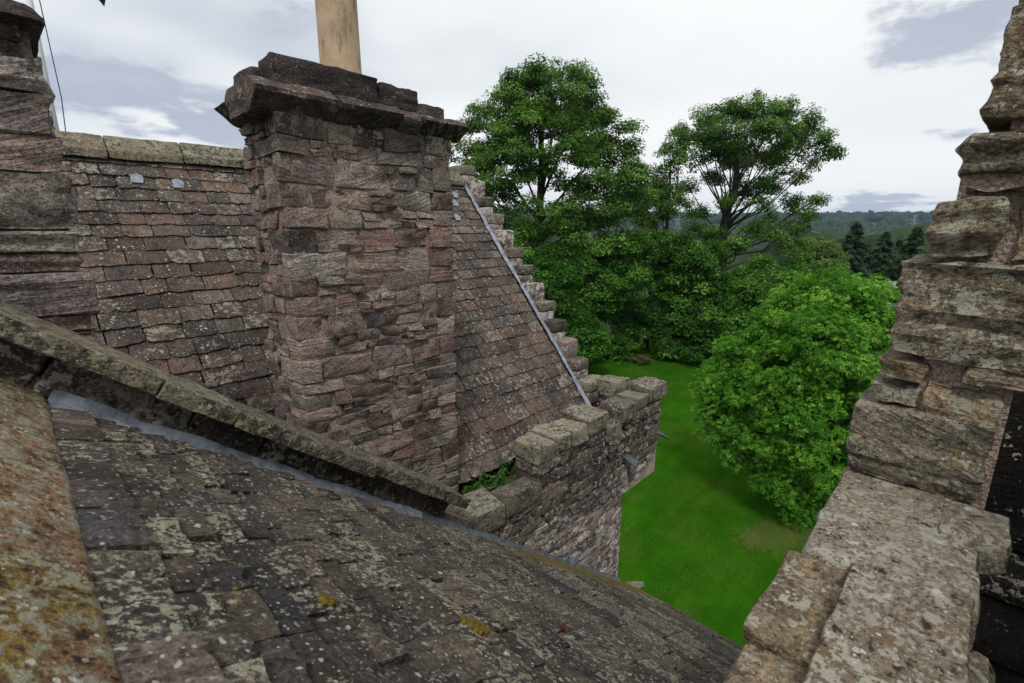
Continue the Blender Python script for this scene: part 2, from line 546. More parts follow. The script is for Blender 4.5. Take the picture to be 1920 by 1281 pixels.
M['soil'] = stone_mat('gutter_soil', [(0.07, 0.05, 0.035), (0.085, 0.06, 0.04)], strata=(1, 1, 1), spots=0.2, patches=0.2, patch_col=(0.11, 0.09, 0.05), moss=0.5, moss_col=(0.08, 0.085, 0.03), bump=1.0, grit=3)


def simple_mat(name, c, rough=0.6, metal=0.0, var=0.25, scale=8.0, bump=0.2, c2=None, spec=0.3):
    m, t, bs = base_mat(name)
    P = t.new('ShaderNodeNewGeometry').outputs['Position']
    n = t.noise(P, scale, 6, 0.65)
    d = c2 or tuple(x * (1 - var) for x in c)
    t.put(bs.inputs['Base Color'], t.mix(t.step(n, 0.3, 0.7), d, c))
    bs.inputs['Roughness'].default_value = rough
    bs.inputs['Metallic'].default_value = metal
    bs.inputs['Specular IOR Level'].default_value = spec
    t.put(bs.inputs['Normal'], t.bump(t.noise(P, scale * 4, 4, 0.6), bump, 0.01))
    return m


M['lead'] = simple_mat('weathered_lead', (0.30, 0.345, 0.415), 0.55, 0.0, c2=(0.12, 0.135, 0.165), scale=14, bump=0.5, spec=0.4)
M['leaddark'] = simple_mat('dull_lead', (0.12, 0.135, 0.155), 0.6, c2=(0.06, 0.066, 0.078), scale=12, bump=0.4)
M['white'] = simple_mat('white_paint', (0.72, 0.78, 0.84), 0.4, var=0.1)
M['rope'] = simple_mat('dark_rope', (0.05, 0.06, 0.09), 0.8)
M['flag'] = simple_mat('blue_flag_cloth', (0.02, 0.04, 0.22), 0.8, var=0.3)
M['bark'] = simple_mat('bark', (0.055, 0.043, 0.032), 0.9, c2=(0.028, 0.024, 0.02), scale=3, bump=0.8)
M['timber'] = simple_mat('dark_timber', (0.075, 0.05, 0.036), 0.8, scale=6)
M['steel'] = simple_mat('galvanised_steel', (0.33, 0.36, 0.40), 0.5, 0.3)
M['wallwhite'] = simple_mat('pale_render', (0.6, 0.6, 0.57), 0.8, var=0.15)
M['housegrey'] = simple_mat('grey_roof_tiles', (0.22, 0.24, 0.26), 0.7)
M['glass'] = simple_mat('dark_window_glass', (0.04, 0.05, 0.06), 0.15)
M['moss'] = simple_mat('golden_moss', (0.24, 0.17, 0.025), 0.95, c2=(0.10, 0.07, 0.01), scale=60, bump=0.9)
M['rust'] = simple_mat('red_brown_moss', (0.10, 0.03, 0.02), 0.95, scale=60, bump=0.9)


def pot_mat():
    m, t, bs = base_mat('buff_clay')
    P = t.new('ShaderNodeNewGeometry').outputs['Position']
    n = t.noise(P, 6, 5, 0.6)
    col = t.mix(t.step(n, 0.3, 0.7), (0.36, 0.255, 0.165), (0.45, 0.335, 0.225))
    col = t.mix(t.math('MULTIPLY', t.step(t.noise(t.vmath('MULTIPLY', P, (1, 1, 0.35)), 16, 5, 0.7), 0.48, 0.68), 0.7), col, (0.15, 0.12, 0.09))
    dd, cc = t.vor(P, 75)
    col = t.mix(t.math('MULTIPLY', t.step(dd, 0.2, 0.1), t.step(t.noise(P, 20, 2), 0.45, 0.6)), col, (0.06, 0.05, 0.04))
    t.put(bs.inputs['Base Color'], col)
    bs.inputs['Roughness'].default_value = 0.75
    t.put(bs.inputs['Normal'], t.bump(t.noise(P, 60, 4), 0.25, 0.01))
    return m


M['pot'] = pot_mat()


def leaf_mat(name, stops, trans=0.35):
    m, t, bs = base_mat(name)
    at = t.new('ShaderNodeAttribute', attribute_name='tint')
    col = t.ramp(at.outputs['Fac'], stops)
    t.put(bs.inputs['Base Color'], col)
    bs.inputs['Roughness'].default_value = 0.55
    bs.inputs['Specular IOR Level'].default_value = 0.1
    tr = t.new('ShaderNodeBsdfTranslucent')
    t.put(tr.inputs['Color'], t.mix(1.0, col, (1.5, 1.6, 0.7), 'MULTIPLY'))
    mx = t.new('ShaderNodeMixShader')
    mx.inputs[0].default_value = trans
    t.l.new(bs.outputs[0], mx.inputs[1])
    t.l.new(tr.outputs[0], mx.inputs[2])
    out = [n for n in m.node_tree.nodes if n.type == 'OUTPUT_MATERIAL'][0]
    t.l.new(mx.outputs[0], out.inputs['Surface'])
    return m


M['leaf_dark'] = leaf_mat('sycamore_leaves', [(0.0, (0.029, 0.076, 0.011)), (0.55, (0.062, 0.144, 0.020)), (0.85, (0.112, 0.220, 0.041)), (1.0, (0.190, 0.305, 0.086))], 0.3)
M['leaf_mid'] = leaf_mat('broad_leaves', [(0.0, (0.020, 0.067, 0.008)), (0.55, (0.045, 0.134, 0.014)), (0.85, (0.095, 0.226, 0.032)), (1.0, (0.179, 0.329, 0.063))], 0.3)
M['leaf_bright'] = leaf_mat('ash_leaves', [(0.0, (0.038, 0.128, 0.011)), (0.5, (0.078, 0.232, 0.020)), (0.85, (0.157, 0.354, 0.041)), (1.0, (0.246, 0.451, 0.068))], 0.35)
M['leaf_lime'] = leaf_mat('lime_green_leaves', [(0.0, (0.075, 0.14, 0.03)), (1.0, (0.15, 0.23, 0.06))], 0.3)
M['leaf_conifer'] = leaf_mat('conifer_needles', [(0.0, (0.018, 0.040, 0.020)), (1.0, (0.052, 0.090, 0.040))], 0.15)
M['leaf_weed'] = leaf_mat('weed_leaves', [(0.0, (0.035, 0.11, 0.02)), (1.0, (0.09, 0.20, 0.05))], 0.3)


def ground_mat():
    m, t, bs = base_mat('countryside')
    P = t.new('ShaderNodeNewGeometry').outputs['Position']
    n = t.noise(P, 0.012, 4, 0.6)
    col = t.mix(t.step(n, 0.42, 0.6), (0.030, 0.060, 0.022), (0.055, 0.085, 0.030))
    d = sight(1556, 424, 1330)
    q = t.vmath('MULTIPLY', t.vmath('SUBTRACT', P, (d.x, d.y, 0)), (1, 1, 0))
    q = t.math('ADD', t.vmath('LENGTH', q), t.math('MULTIPLY', t.noise(P, 0.01, 3), 60))
    col = t.mix(t.step(q, 112, 100), col, (0.22, 0.30, 0.10))
    t.put(bs.inputs['Base Color'], col)
    bs.inputs['Roughness'].default_value = 0.95
    return m


def lawn_mat():
    m, t, bs = base_mat('mown_lawn')
    P = t.new('ShaderNodeNewGeometry').outputs['Position']
    n = t.noise(P, 0.6, 6, 0.65)
    col = t.mix(t.step(n, 0.35, 0.7), (0.016, 0.074, 0.003), (0.028, 0.098, 0.005))
    dry = t.step(t.noise(P, 0.28, 6, 0.7), 0.46, 0.66, 0.0, 0.55)
    col = t.mix(dry, col, (0.046, 0.088, 0.010))
    stripes = t.noise(t.vmath('MULTIPLY', P, (0.12, 1.1, 1)), 1.0, 3, 0.6)
    col = t.mix(1.0, col, t.ramp(stripes, [(0.32, (0.84, 0.86, 0.88)), (0.68, (1.16, 1.12, 1.06))]), 'MULTIPLY')
    f = t.noise(P, 16, 5, 0.85)
    col = t.mix(1.0, col, t.ramp(f, [(0.3, (0.45, 0.5, 0.45)), (0.7, (1.6, 1.5, 1.5))]), 'MULTIPLY')
    for (x, y, r) in ((22.6, 5.0, 1.7), (24.0, 4.0, 1.3), (21.6, 5.6, 1.0)):         # worn patches
        q = t.vmath('LENGTH', t.vmath('MULTIPLY', t.vmath('SUBTRACT', P, (x, y, 0)), (1, 1.3, 0)))
        k = t.math('MULTIPLY', t.step(t.math('ADD', q, t.math('MULTIPLY', t.noise(P, 3.5, 8, 0.9), 6.0)), r + 3.0, r + 2.3), 0.32)
        col = t.mix(k, col, (0.13, 0.10, 0.045))
    dd, cc = t.vor(P, 9)
    cl = t.step(t.noise(P, 0.55, 4, 0.6), 0.52, 0.68)
    fl = t.math('MULTIPLY', t.step(dd, 0.16, 0.10), cl)
    col = t.mix(t.math('MULTIPLY', fl, 0.45), col, (0.50, 0.56, 0.42))
    t.put(bs.inputs['Base Color'], col)
    bs.inputs['Roughness'].default_value = 0.9
    bs.inputs['Specular IOR Level'].default_value = 0.0
    t.put(bs.inputs['Normal'], t.bump(f, 0.6, 0.05))
    return m


M['ground'] = ground_mat()
M['lawn'] = lawn_mat()
M['gravel'] = simple_mat('path_gravel', (0.19, 0.165, 0.13), 0.95, c2=(0.07, 0.075, 0.045), scale=9, bump=0.8)
M['wood'] = leaf_mat('far_woodland', [(0.0, (0.012, 0.026, 0.012)), (1.0, (0.028, 0.052, 0.020))], 0.0)

# ------------------------------------------------------------------ terrain
def hill_h(R, az):
    """height of the land; az is the angle right of the view axis"""
    h = 0.0
    k = max(0.0, min(1.0, (R - 1250) / 900))
    h += 62 * (k * k * (3 - 2 * k)) * (1.0 - 0.45 * max(0.0, min(1.0, (az - 0.1) / 0.75)) + 0.14 * noise.noise(Vector((az * 4, 1.3, 0))))
    k2 = max(0.0, min(1.0, (R - 2300) / 1500))
    h += 60 * k2 * k2 * (0.9 + 0.4 * noise.noise(Vector((az * 3, 7.7, 0)))) * (1.0 - 0.62 * max(0.0, min(1.0, az / 0.8)))
    d = max(0.0, min(1.0, (R - 150) / 300)) * (1 - max(0.0, min(1.0, (R - 700) / 500)))
    return h - 9 * d


def polar(R, az):
    t = YAW - az
    return Vector((R * math.cos(t), R * math.sin(t), hill_h(R, az)))


rings = [0, 30, 80, 150, 220, 300, 400, 520, 660, 820, 1000] + list(range(1100, 2500, 70)) + [2600, 2800, 3000, 3200, 3400, 3600, 3800, 4200, 6000, 9000]
NA = 300
v, f = [], []
for R in rings:
    for k in range(NA):
        a = 2 * math.pi * k / NA - math.pi
        v.append(polar(R, a))
for i in range(len(rings) - 1):
    for k in range(NA):
        a, b = i * NA + k, i * NA + (k + 1) % NA
        f.append((a, a + NA, b + NA, b))
g = obj('terrain', mesh_from('terrain', v, f), M['ground'])
tag(g, 'rolling green countryside stretching to the far hills', 'land', kind='structure')
lawn_pts = [(3, -60), (75, -60), (64, 6), (60, 22), (52, 33), (40, 40), (20, 44), (3, 44)]
lw = obj('lawn', mesh_from('lawn', [(x, y, 0.03) for x, y in lawn_pts], [tuple(range(len(lawn_pts)))], False), M['lawn'])
tag(lw, 'mown green lawn dotted with clover below the tower', 'lawn', kind='structure')
gp = [(4.0, 14), (12.0, 9.5), (15.2, 7.72), (15.6, 7.66), (15.75, 7.8), (15.5, 8.1), (13.0, 9.9), (5, 15)]
gv = obj('path', mesh_from('path', [(x, y, 0.036) for x, y in gp], [tuple(range(len(gp)))], False), M['gravel'])
tag(gv, 'strip of grey gravel path at the foot of the tower', 'path', kind='structure')

# ------------------------------------------------------------------ roofs of stone slates
def slate_variant(seed, rag=0.05):
    """unit slate: x along the course (0..1 centred), y down slope 0..1, top at z = 1"""
    q = random.Random(seed)
    nx, ny = 5, 3
    V, Fc = [], []
    low = [q.uniform(-rag, rag) * (1.0 if 0 < i < nx else 0.8) for i in range(nx + 1)]
    if q.random() < 0.55:
        low[0 if q.random() < 0.5 else nx] -= q.uniform(0.05, 0.16)
    ls, rs = q.uniform(-0.02, 0.03), q.uniform(-0.02, 0.03)
    for j in range(ny + 1):
        for i in range(nx + 1):
            x = -0.5 + i / nx
            y = j / ny + (low[i] if j == ny else 0)
            x += (ls if i == 0 else (-rs if i == nx else 0)) * (j / ny) + (q.uniform(-0.012, 0.012) if 0 < j else 0)
            z = 1 + q.uniform(-0.16, 0.10) - (0.22 if (j == ny or i in (0, nx)) else 0)
            V.append((x, y, z))
    for j in range(ny):
        for i in range(nx):
            a = j * (nx + 1) + i
            Fc.append((a, a + nx + 1, a + nx + 2, a + 1))
    rim = [(ny) * (nx + 1) + i for i in range(nx + 1)]
    left = [j * (nx + 1) for j in range(ny + 1)]
    right = [j * (nx + 1) + nx for j in range(ny + 1)]
    for seq, rev in ((rim, False), (left, False), (right, True)):
        b0 = len(V)
        for s in seq:
            p = V[s]
            V.append((p[0] * 0.985, p[1] - 0.01, -0.2))
        for i in range(len(seq) - 1):
            qd = (seq[i], b0 + i, b0 + i + 1, seq[i + 1])
            Fc.append(qd if not rev else qd[::-1])
    me = mesh_from('slate', V, Fc, False)
    return me


def lay_slates(parent, mat, origin, C, D, N, d0, d1, exposure, span, q, wmin, wmax, thick, keep=None, variants=None, jitter=1.0, widen=0.0):
    """courses of single slates; C along the course, D down the slope, N off the roof"""
    C, D, N = Vector(C), Vector(D), Vector(N)
    for me in variants:
        if not me.materials:
            me.materials.append(mat)
    d, row, made = d0, 0, 0
    while d < d1:
        ex = exposure * q.uniform(0.92, 1.08) if not callable(exposure) else exposure(d) * q.uniform(0.94, 1.06)
        s0, s1 = span(d + ex)
        s = s0 - q.uniform(0, wmax * 0.7)
        while s < s1:
            wd = q.uniform(wmin, wmax) * (1.0 if not widen else 0.72 + widen * d)
            if s1 - (s + wd) < wmin * 0.6:
                wd = s1 - s
            a, b = max(s, s0), min(s + wd, s1)
            s += wd
            if b - a < 0.05:
                continue
            c = (a + b) / 2
            if keep and not keep(c, d + ex / 2):
                continue
            th = thick * q.uniform(0.75, 1.35)
            le = ex * 1.32
            lift = thick * 1.15 + q.uniform(0, thick * 0.5) * jitter
            tilt = math.atan2(lift, le)
            yaw = q.gauss(0, 0.012) * jitter
            Dn = (D * math.cos(tilt) + N * math.sin(tilt)).normalized()
            Nn = (N * math.cos(tilt) - D * math.sin(tilt)).normalized()
            roll = q.gauss(0, 0.014) * jitter
            Cn = (C * math.cos(yaw) + Dn * math.sin(yaw) + Nn * roll).normalized()
            Nn = Cn.cross(Dn).normalized()
            if Nn.dot(N) < 0:
                Nn = -Nn
            top = Vector(origin) + C * c + D * (d + ex * q.uniform(0.985, 1.03) - le) + N * 0.004
            me = variants[q.randrange(len(variants))]
            m4 = frame(top, Cn * ((b - a) - 0.006), Dn * le, Nn * th)
            o = bpy.data.objects.new('slate', me)
            link(o, parent, m4)
            made += 1
        d += ex
        row += 1
    return made


# --- far block: ridge along X at y 6.5, eave at y 3.75
Z = lambda z: H + z
far = thing('castle_tower', (4.0, 5.0, 0), 'stone castle tower with slated roof, stepped gable and battlemented parapet above the lawn', 'tower')
RS = Vector((0, 6.5 - 3.75, 0.80 + 2.50))
RS_len = RS.length
Cf, Df = Vector((1, 0, 0)), -RS.normalized()
Nf = Vector((0, -RS.z, RS.y)).normalized()
ridge_o = Vector((0, 6.5, Z(0.76)))
# roof deck (front and rear slopes)
deck = [(-0.9, 6.5, Z(0.74)), (5.5, 6.5, Z(0.74)), (5.5, 3.80, Z(-2.50)), (2.85, 3.80, Z(-2.50)), (2.85, 4.40, Z(-1.78)), (-0.9, 4.40, Z(-1.78)), (-0.9, 9.2, Z(-2.5)), (5.5, 9.2, Z(-2.5))]
froof = obj('roof', mesh_from('roof', deck, [(0, 5, 4, 3, 2, 1), (0, 1, 7, 6)], False), M['shade'], far)
q = random.Random(21)
SV = [slate_variant(i) for i in range(16)]


def far_span(d):
    return (0.22, 5.43)


def far_keep(s, d):
    y = 6.5 + Df.y * d
    if s < 1.44 and y < 4.40:
        return False
    if 1.44 < s < 2.80 and d > 0.25:           # behind the chimney
        hidden_lo = 1.44 + (6.5 - 4.2) * 0.02
        t = (y - 3.6) / max(y, 0.1)
        xl = s * 3.6 / y
        if xl > 1.50 and xl < 2.86 and y < 6.3:
            return False
    xl = s * 3.6 / y
    return not (1.55 < xl < 2.80)


lay_slates(froof, M['slate'], ridge_o, Cf, Df, Nf, 0.07, RS_len + 0.03, lambda d: 0.142 + 0.013 * d, far_span, q, 0.19, 0.36, 0.018, far_keep, SV, jitter=0.8)
# ridge stones
x = -0.6
rr = random.Random(4)
while x < 5.45:
    L = rr.uniform(0.62, 0.95)
    L = min(L, 5.46 - x)

    def ridge_def(p, g):
        return Vector((p.x, p.y, p.z - abs(p.y) * 1.0 + 0.02))
    block('ridge_stone', (L - 0.008, 0.30, 0.085), (x + L / 2, 6.48, Z(0.845 + rr.uniform(-0.01, 0.01))), M['skew'], froof, r=0.012, amp=0.010, jit=0.01, n=(8, 4, 3), deform=ridge_def)
    x += L
# lead slipped into the ridge course: bright tingles
for (xx, dd) in ((1.02, 0.40), (1.36, 0.44), (5.05, 0.52), (5.15, 0.35), (4.93, 0.82)):
    p = ridge_o + Cf * xx + Df * dd + Nf * 0.052
    me = mesh_from('lead_patch', [(-.05, -.05, 0), (.045, -.055, 0), (.06, .02, 0.004), (.02, .07, 0.006), (-.045, .05, 0.003)], [(0, 1, 2, 3, 4)], False)
    obj('lead_patch', me, M['lead'], froof, frame(p, Cf, -Df, Nf))
# lead flashing up the stepped gable
acc = Acc()
N0 = 26
pv, pf = [], []
seg = 0
while seg < 9:                                # lapped lengths, each dressed a little differently
    d0_, d1_ = RS_len * seg / 9 - 0.03, RS_len * (seg + 1) / 9 + 0.02
    jx, jz = rr.uniform(-0.018, 0.014), 0.004 * (seg % 2)
    b0 = len(pv)
    for i in range(6):
        p = ridge_o + Df * (d0_ + (d1_ - d0_) * i / 5)
        k = rr.uniform(-0.009, 0.009)
        pv += [p + Cf * (5.438 + jx + k) + Nf * (0.050 + jz + rr.uniform(0, 0.008)), p + Cf * (5.468 + k * 0.5) + Nf * (0.058 + jz + rr.uniform(-0.004, 0.006)), p + Cf * 5.483 + Nf * (0.078 + rr.uniform(-0.012, 0.012))]
    for i in range(5):
        a = b0 + i * 3
        pf += [(a, a + 3, a + 4, a + 1), (a + 1, a + 4, a + 5, a + 2)]
    seg += 1
obj('flashing', mesh_from('flashing', pv, pf), M['lead'], far)

# stepped gable
gable = obj('stepped_gable', mesh_from('stepped_gable', [(5.5, 3.80, Z(-3.2)), (5.5, 3.80, Z(-2.55)), (5.5, 6.45, Z(0.70)), (5.5, 9.2, Z(-2.5)), (5.5, 9.2, Z(-3.2)),
                                                           (5.74, 3.80, Z(-3.2)), (5.74, 3.80, Z(-2.55)), (5.74, 6.45, Z(0.70)), (5.74, 9.2, Z(-2.5)), (5.74, 9.2, Z(-3.2))],
                                         [(0, 1, 2, 3, 4), (9, 8, 7, 6, 5), (0, 5, 6, 1), (1, 6, 7, 2), (2, 7, 8, 3), (3, 8, 9, 4), (4, 9, 5, 0)], False), M['mortar'], far)
steps = [(865, 318), (893, 341), (912, 364), (930, 392), (950, 421), (968, 455), (986, 487), (1004, 518), (1024, 558), (1043, 591), (1062, 629), (1086, 661), (1105, 703)]
NS = len(steps)
for i in range(NS):
    t = i / (NS - 1)
    yb = 6.62 - t * (6.62 - 3.93)
    zt = 1.03 - t * (1.03 + 2.16)
    dy, dz = 0.36, 0.27
    two = i % 3 != 1
    if two:
        hh = dz * rr.uniform(0.5, 0.62)
        block('stone', (0.30, dy, hh), (5.64, yb, Z(zt - hh / 2)), M['parapet'] if i % 4 else M['coping'], gable, r=0.022, amp=0.012, jit=0.03, n=(4, 4, 3))
        block('stone', (0.27, dy + 0.05, dz + 0.06 - hh), (5.635, yb + 0.03, Z(zt - hh - (dz + 0.06 - hh) / 2 - 0.008)), M['tower'], gable, r=0.022, amp=0.012, jit=0.03, n=(4, 4, 3))
    else:
        block('stone', (0.30, dy, dz + 0.05), (5.64, yb, Z(zt - (dz + 0.05) / 2)), M['tower'], gable, r=0.025, amp=0.014, jit=0.03, n=(4, 4, 4))

# --- tower walls: straight south face, a rounded corner and the parapet corbelled out square above it
YS, XE = 2.86, 6.02


def outline(s, rad, inset):
    """plan point and normal of the south face + corner; s metres from x = 1.9"""
    y0, x1 = YS + inset, XE - inset
    ls = x1 - rad - 1.9
    if s < ls:
        return Vector((1.9 + s, y0, 0)), Vector((0, -1, 0))
    a = (s - ls) / rad
    if a < math.pi / 2:
        n = Vector((math.sin(a), -math.cos(a), 0))
        return Vector((x1 - rad, y0 + rad, 0)) + n * rad, n
    return Vector((x1, y0 + rad + (s - ls - rad * math.pi / 2), 0)), Vector((1, 0, 0))


def wall_sheet(name, zs, step, mat, parent, smax, back=0.0):
    V, Fc = [], []
    ns = int(smax / step) + 1
    for z, rad, inset in zs:
        for i in range(ns):
            p, n = outline(smax * i / (ns - 1), rad, inset + 0.012)
            k = noise.noise(Vector((p.x * 4, p.y * 9, z * 9))) * 0.02
            V.append((p.x + n.x * k, p.y + n.y * k, Z(z)))
    for j in range(len(zs) - 1):
        for i in range(ns - 1):
            a = j * ns + i
            Fc.append((a, a + 1, a + ns + 1, a + ns))
    return obj(name, mesh_from(name, V, Fc), mat, parent)


def wall_stones(parent, mat, zlo, zhi, smax, rad, inset, q, wmin, wmax, hmin, hmax, depth=0.12, keep=None, proud=0.0, smin=0.0, jit=0.11):
    for (a, b, c, d) in rubble(smin, zlo, smax, zhi, q, wmin, wmax, hmin, hmax):
        r_, i_ = (rad, inset) if not callable(rad) else rad((b + d) / 2)
        p, n = outline((a + c) / 2, r_, i_)
        if keep and not keep(p, (b + d) / 2):
            continue
        t = Vector((-n.y, n.x, 0))
        gp_ = q.uniform(0.008, 0.02)
        size = (max(0.03, c - a - gp_), depth, max(0.025, d - b - gp_))
        pr = proud + q.uniform(-0.008, 0.012)
        M4 = frame(p + n * (pr - depth / 2) + Vector((0, 0, Z((b + d) / 2))), t, -n, Vector((0, 0, 1)))
        SEED[0] += 1
        vv, ff = block_data(*size, r=q.uniform(0.004, 0.012), amp=0.010, seed=SEED[0], jit=jit, strata=0.010, freq=9, n=(max(3, min(7, int(size[0] / 0.045))), 2, max(3, min(6, int(size[2] / 0.03)))))
        obj('stone', mesh_from('stone', vv, ff, 'crisp'), mat, parent, M4)


tw = wall_sheet('wall', [(-14.0, 1.25, 0.04), (-3.5, 1.25, 0.04), (-3.38, 1.0, 0.10), (-3.25, 0.70, 0.10), (-3.12, 0.44, 0.09), (-3.02, 0.24, 0.03), (-2.55, 0.2, 0.0)], 0.05, M['tower'], far, 7.6)
roofline = lambda x: -0.70 - 0.785 * max(x, 0)
qq = random.Random(33)


def wall_keep(p, z):
    return z > roofline(p.x) - 0.06


def wall_rad(z):
    if z > -3.02:
        return 0.22, 0.0
    if z < -3.5:
        return 1.25, 0.04
    t = (z + 3.5) / 0.48
    return 1.25 - 1.03 * t, 0.04 * (1 - t)


wall_stones(tw, M['tower'], -5.15, -3.02, 5.1, wall_rad, None, qq, 0.09, 0.34, 0.045, 0.16, keep=wall_keep)
# upper wall and battlements: s ranges with their own heights
par = obj('parapet', box_mesh('parapet', 1.95, 5.95, YS + 0.04, 3.17, Z(-3.4), Z(-2.64)), M['mortar'], far)
wall_stones(par, M['parapet'], -3.02, -2.60, 4.45, 0.22, 0.0, qq, 0.1, 0.36, 0.06, 0.2, keep=wall_keep, smin=0.05)


def cope(x0, x1, ztop, h, mat='coping', depth=0.36, n=None, yc=None, tilt=0.0, name='coping_stone'):
    block(name, (x1 - x0 - 0.012, depth, h), ((x0 + x1) / 2, (YS + depth / 2 - 0.03) if yc is None else yc, Z(ztop - h / 2)), M[mat], par,
          rot=Matrix.Rotation(tilt, 4, 'Y'), r=0.018, amp=0.016, jit=0.06, strata=0.008, n=n or (7, 7, 5), freq=8)


# low end next to the skew, then merlons and crenels
cope(2.30, 2.86, -2.47, 0.24, depth=0.34, tilt=0.05)
cope(2.02, 2.32, -2.36, 0.22, depth=0.30, tilt=0.25, yc=3.08)
cope(2.86, 3.34, -2.47, 0.20, depth=0.21, tilt=0.02)
block('stone', (0.22, 0.16, 0.12), (2.95, 3.15, Z(-2.68)), M['coping'], par, r=0.02, amp=0.015, jit=0.06)
cope(3.3, 3.58, -2.12, 0.17)
cope(3.58, 3.86, -2.10, 0.18)
cope(3.86, 4.16, -2.11, 0.18)
cope(4.16, 4.56, -2.06, 0.22, depth=0.40)
for (x0, x1, z0, z1) in ((3.3, 3.52, -2.6, -2.44), (3.52, 3.95, -2.6, -2.45), (3.95, 4.3, -2.6, -2.42), (4.3, 4.54, -2.6, -2.44), (3.31, 3.7, -2.44, -2.29), (3.7, 4.02, -2.45, -2.29), (4.02, 4.28, -2.42, -2.28), (4.28, 4.53, -2.44, -2.28)):
    block('stone', (x1 - x0 - 0.014, 0.30, z1 - z0 - 0.012), ((x0 + x1) / 2, YS + 0.14, Z((z0 + z1) / 2)), M['parapet'], par, r=0.02, amp=0.016, jit=0.04, strata=0.008)
cope(4.56, 4.86, -2.30, 0.20, depth=0.34)
cope(4.60, 4.86, -2.47, 0.16, mat='parapet')
cope(4.86, 5.22, -2.12, 0.20, depth=0.34)
cope(5.22, 5.52, -2.10, 0.17, depth=0.34)
cope(5.52, 6.04, -2.03, 0.22, depth=0.34)
wall_stones(par, M['parapet'], -2.62, -2.29, 4.35, 0.2, 0.0, qq, 0.1, 0.3, 0.05, 0.14, smin=2.96, depth=0.24)
# inner side of the corner and the east parapet
ep = obj('east_parapet', box_mesh('east_parapet', 5.76, 5.99, 3.10, 4.15, Z(-3.4), Z(-2.42)), M['mortar'], far)
for (y0, y1, zt, hh) in ((3.14, 3.42, -2.30, 0.16), (3.42, 3.80, -2.14, 0.24), (3.80, 4.12, -2.2, 0.2), (4.12, 4.4, -2.3, 0.2)):
    block('coping_stone', (0.32, y1 - y0 - 0.012, hh), (5.87, (y0 + y1) / 2, Z(zt - hh / 2)), M['coping'], ep, r=0.016, amp=0.015, jit=0.06, n=(5, 6, 4), freq=8)
for (a, b, c, d) in rubble(3.1, -2.95, 4.15, -2.36, qq, 0.1, 0.3, 0.06, 0.14):
    block('stone', (0.10, c - a - 0.012, d - b - 0.012), (5.77 + qq.uniform(-0.01, 0.015), (a + c) / 2, Z((b + d) / 2)), M['parapet'], ep, r=0.02, amp=0.014, jit=0.05, n=(2, 4, 3))
for (a, b, c, d) in rubble(2.9, -2.95, 5.7, -2.62, qq, 0.12, 0.34, 0.06, 0.16):
    block('stone', (c - a - 0.012, 0.10, d - b - 0.012), ((a + c) / 2, 3.16 + qq.uniform(-0.015, 0.01), Z((b + d) / 2)), M['parapet'], par, r=0.02, amp=0.014, jit=0.05, n=(4, 2, 3))
# gutter walk behind the parapet
gu = []
for i in range(30):
    for j in range(8):
        x, y = 1.4 + i * 4.4 / 29, 3.1 + j * 0.75 / 7
        gu.append((x, y, Z(-2.86 + 0.05 * noise.noise(Vector((x * 3, y * 3, 0))) + 0.10 * max(0, noise.noise(Vector((x * 1.4, y * 2, 5)))))))
walk = obj('gutter_walk', mesh_from('gutter_walk', gu, [(i * 8 + j, (i + 1) * 8 + j, (i + 1) * 8 + j + 1, i * 8 + j + 1) for i in range(29) for j in range(7)]), M['soil'], far)
# low wall under the eave
for (a, b, c, d) in rubble(2.9, -2.9, 5.5, -2.56, qq, 0.15, 0.45, 0.07, 0.16):
    block('stone', (c - a - 0.012, 0.14, d - b - 0.012), ((a + c) / 2, 3.86 + qq.uniform(-0.015, 0.01), Z((b + d) / 2)), M['parapet'], walk, r=0.02, amp=0.012, jit=0.04, n=(4, 2, 3))
# lead valley left of the chimney
lv = [(0.6, 3.1, Z(-1.72)), (1.46, 3.1, Z(-1.78)), (1.46, 4.55, Z(-1.72)), (0.6, 4.55, Z(-1.66))]
obj('lead_gutter', mesh_from('lead_gutter', lv, [(0, 1, 2, 3)], False), M['lead'], far)
for k in range(3):
    block('lead_roll', (0.5, 0.05, 0.03), (1.2, 3.95 + 0.16 * k, Z(-1.715 + 0.008 * k)), M['lead'], far, r=0.014, amp=0.003, n=(4, 3, 3), rot=Matrix.Rotation(0.25, 4, 'Z'))
# water spouts: half-round lead chutes under the parapet
def spout(p, n, L=0.13):
    p, n = Vector(p), Vector(n).normalized()
    t = n.cross(Vector((0, 0, 1))).normalized()
    V, Fc = [], []
    for i, l in enumerate((-0.12, 0.05, L * 0.8, L)):
        for k in range(7):
            a = math.pi * k / 6
            r_ = 0.055 + 0.018 * (i == 3)
            c = p + n * l + Vector((0, 0, -0.45 * l))
            V.append(c + t * math.cos(a) * r_ - Vector((0, 0, 1)) * math.sin(a) * r_ * 0.6)
    for i in range(3):
        for k in range(6):
            a = i * 7 + k
            Fc.append((a, a + 7, a + 8, a + 1))
    me = mesh_from('water_spout', V, Fc)
    o = obj('water_spout', me, M['leaddark'], far)
    md = o.modifiers.new('thick', 'SOLIDIFY')
    md.thickness = 0.012


spout((5.02, 2.82, Z(-2.80)), (0.05, -1, 0))
spout((5.98, 2.90, Z(-2.80)), (1, -0.75, 0))
# building mass below and behind
obj('wall_core', box_mesh('wall_core', -2.0, 5.72, 3.9, 9.2, 0, Z(-2.95)), M['tower'], far)

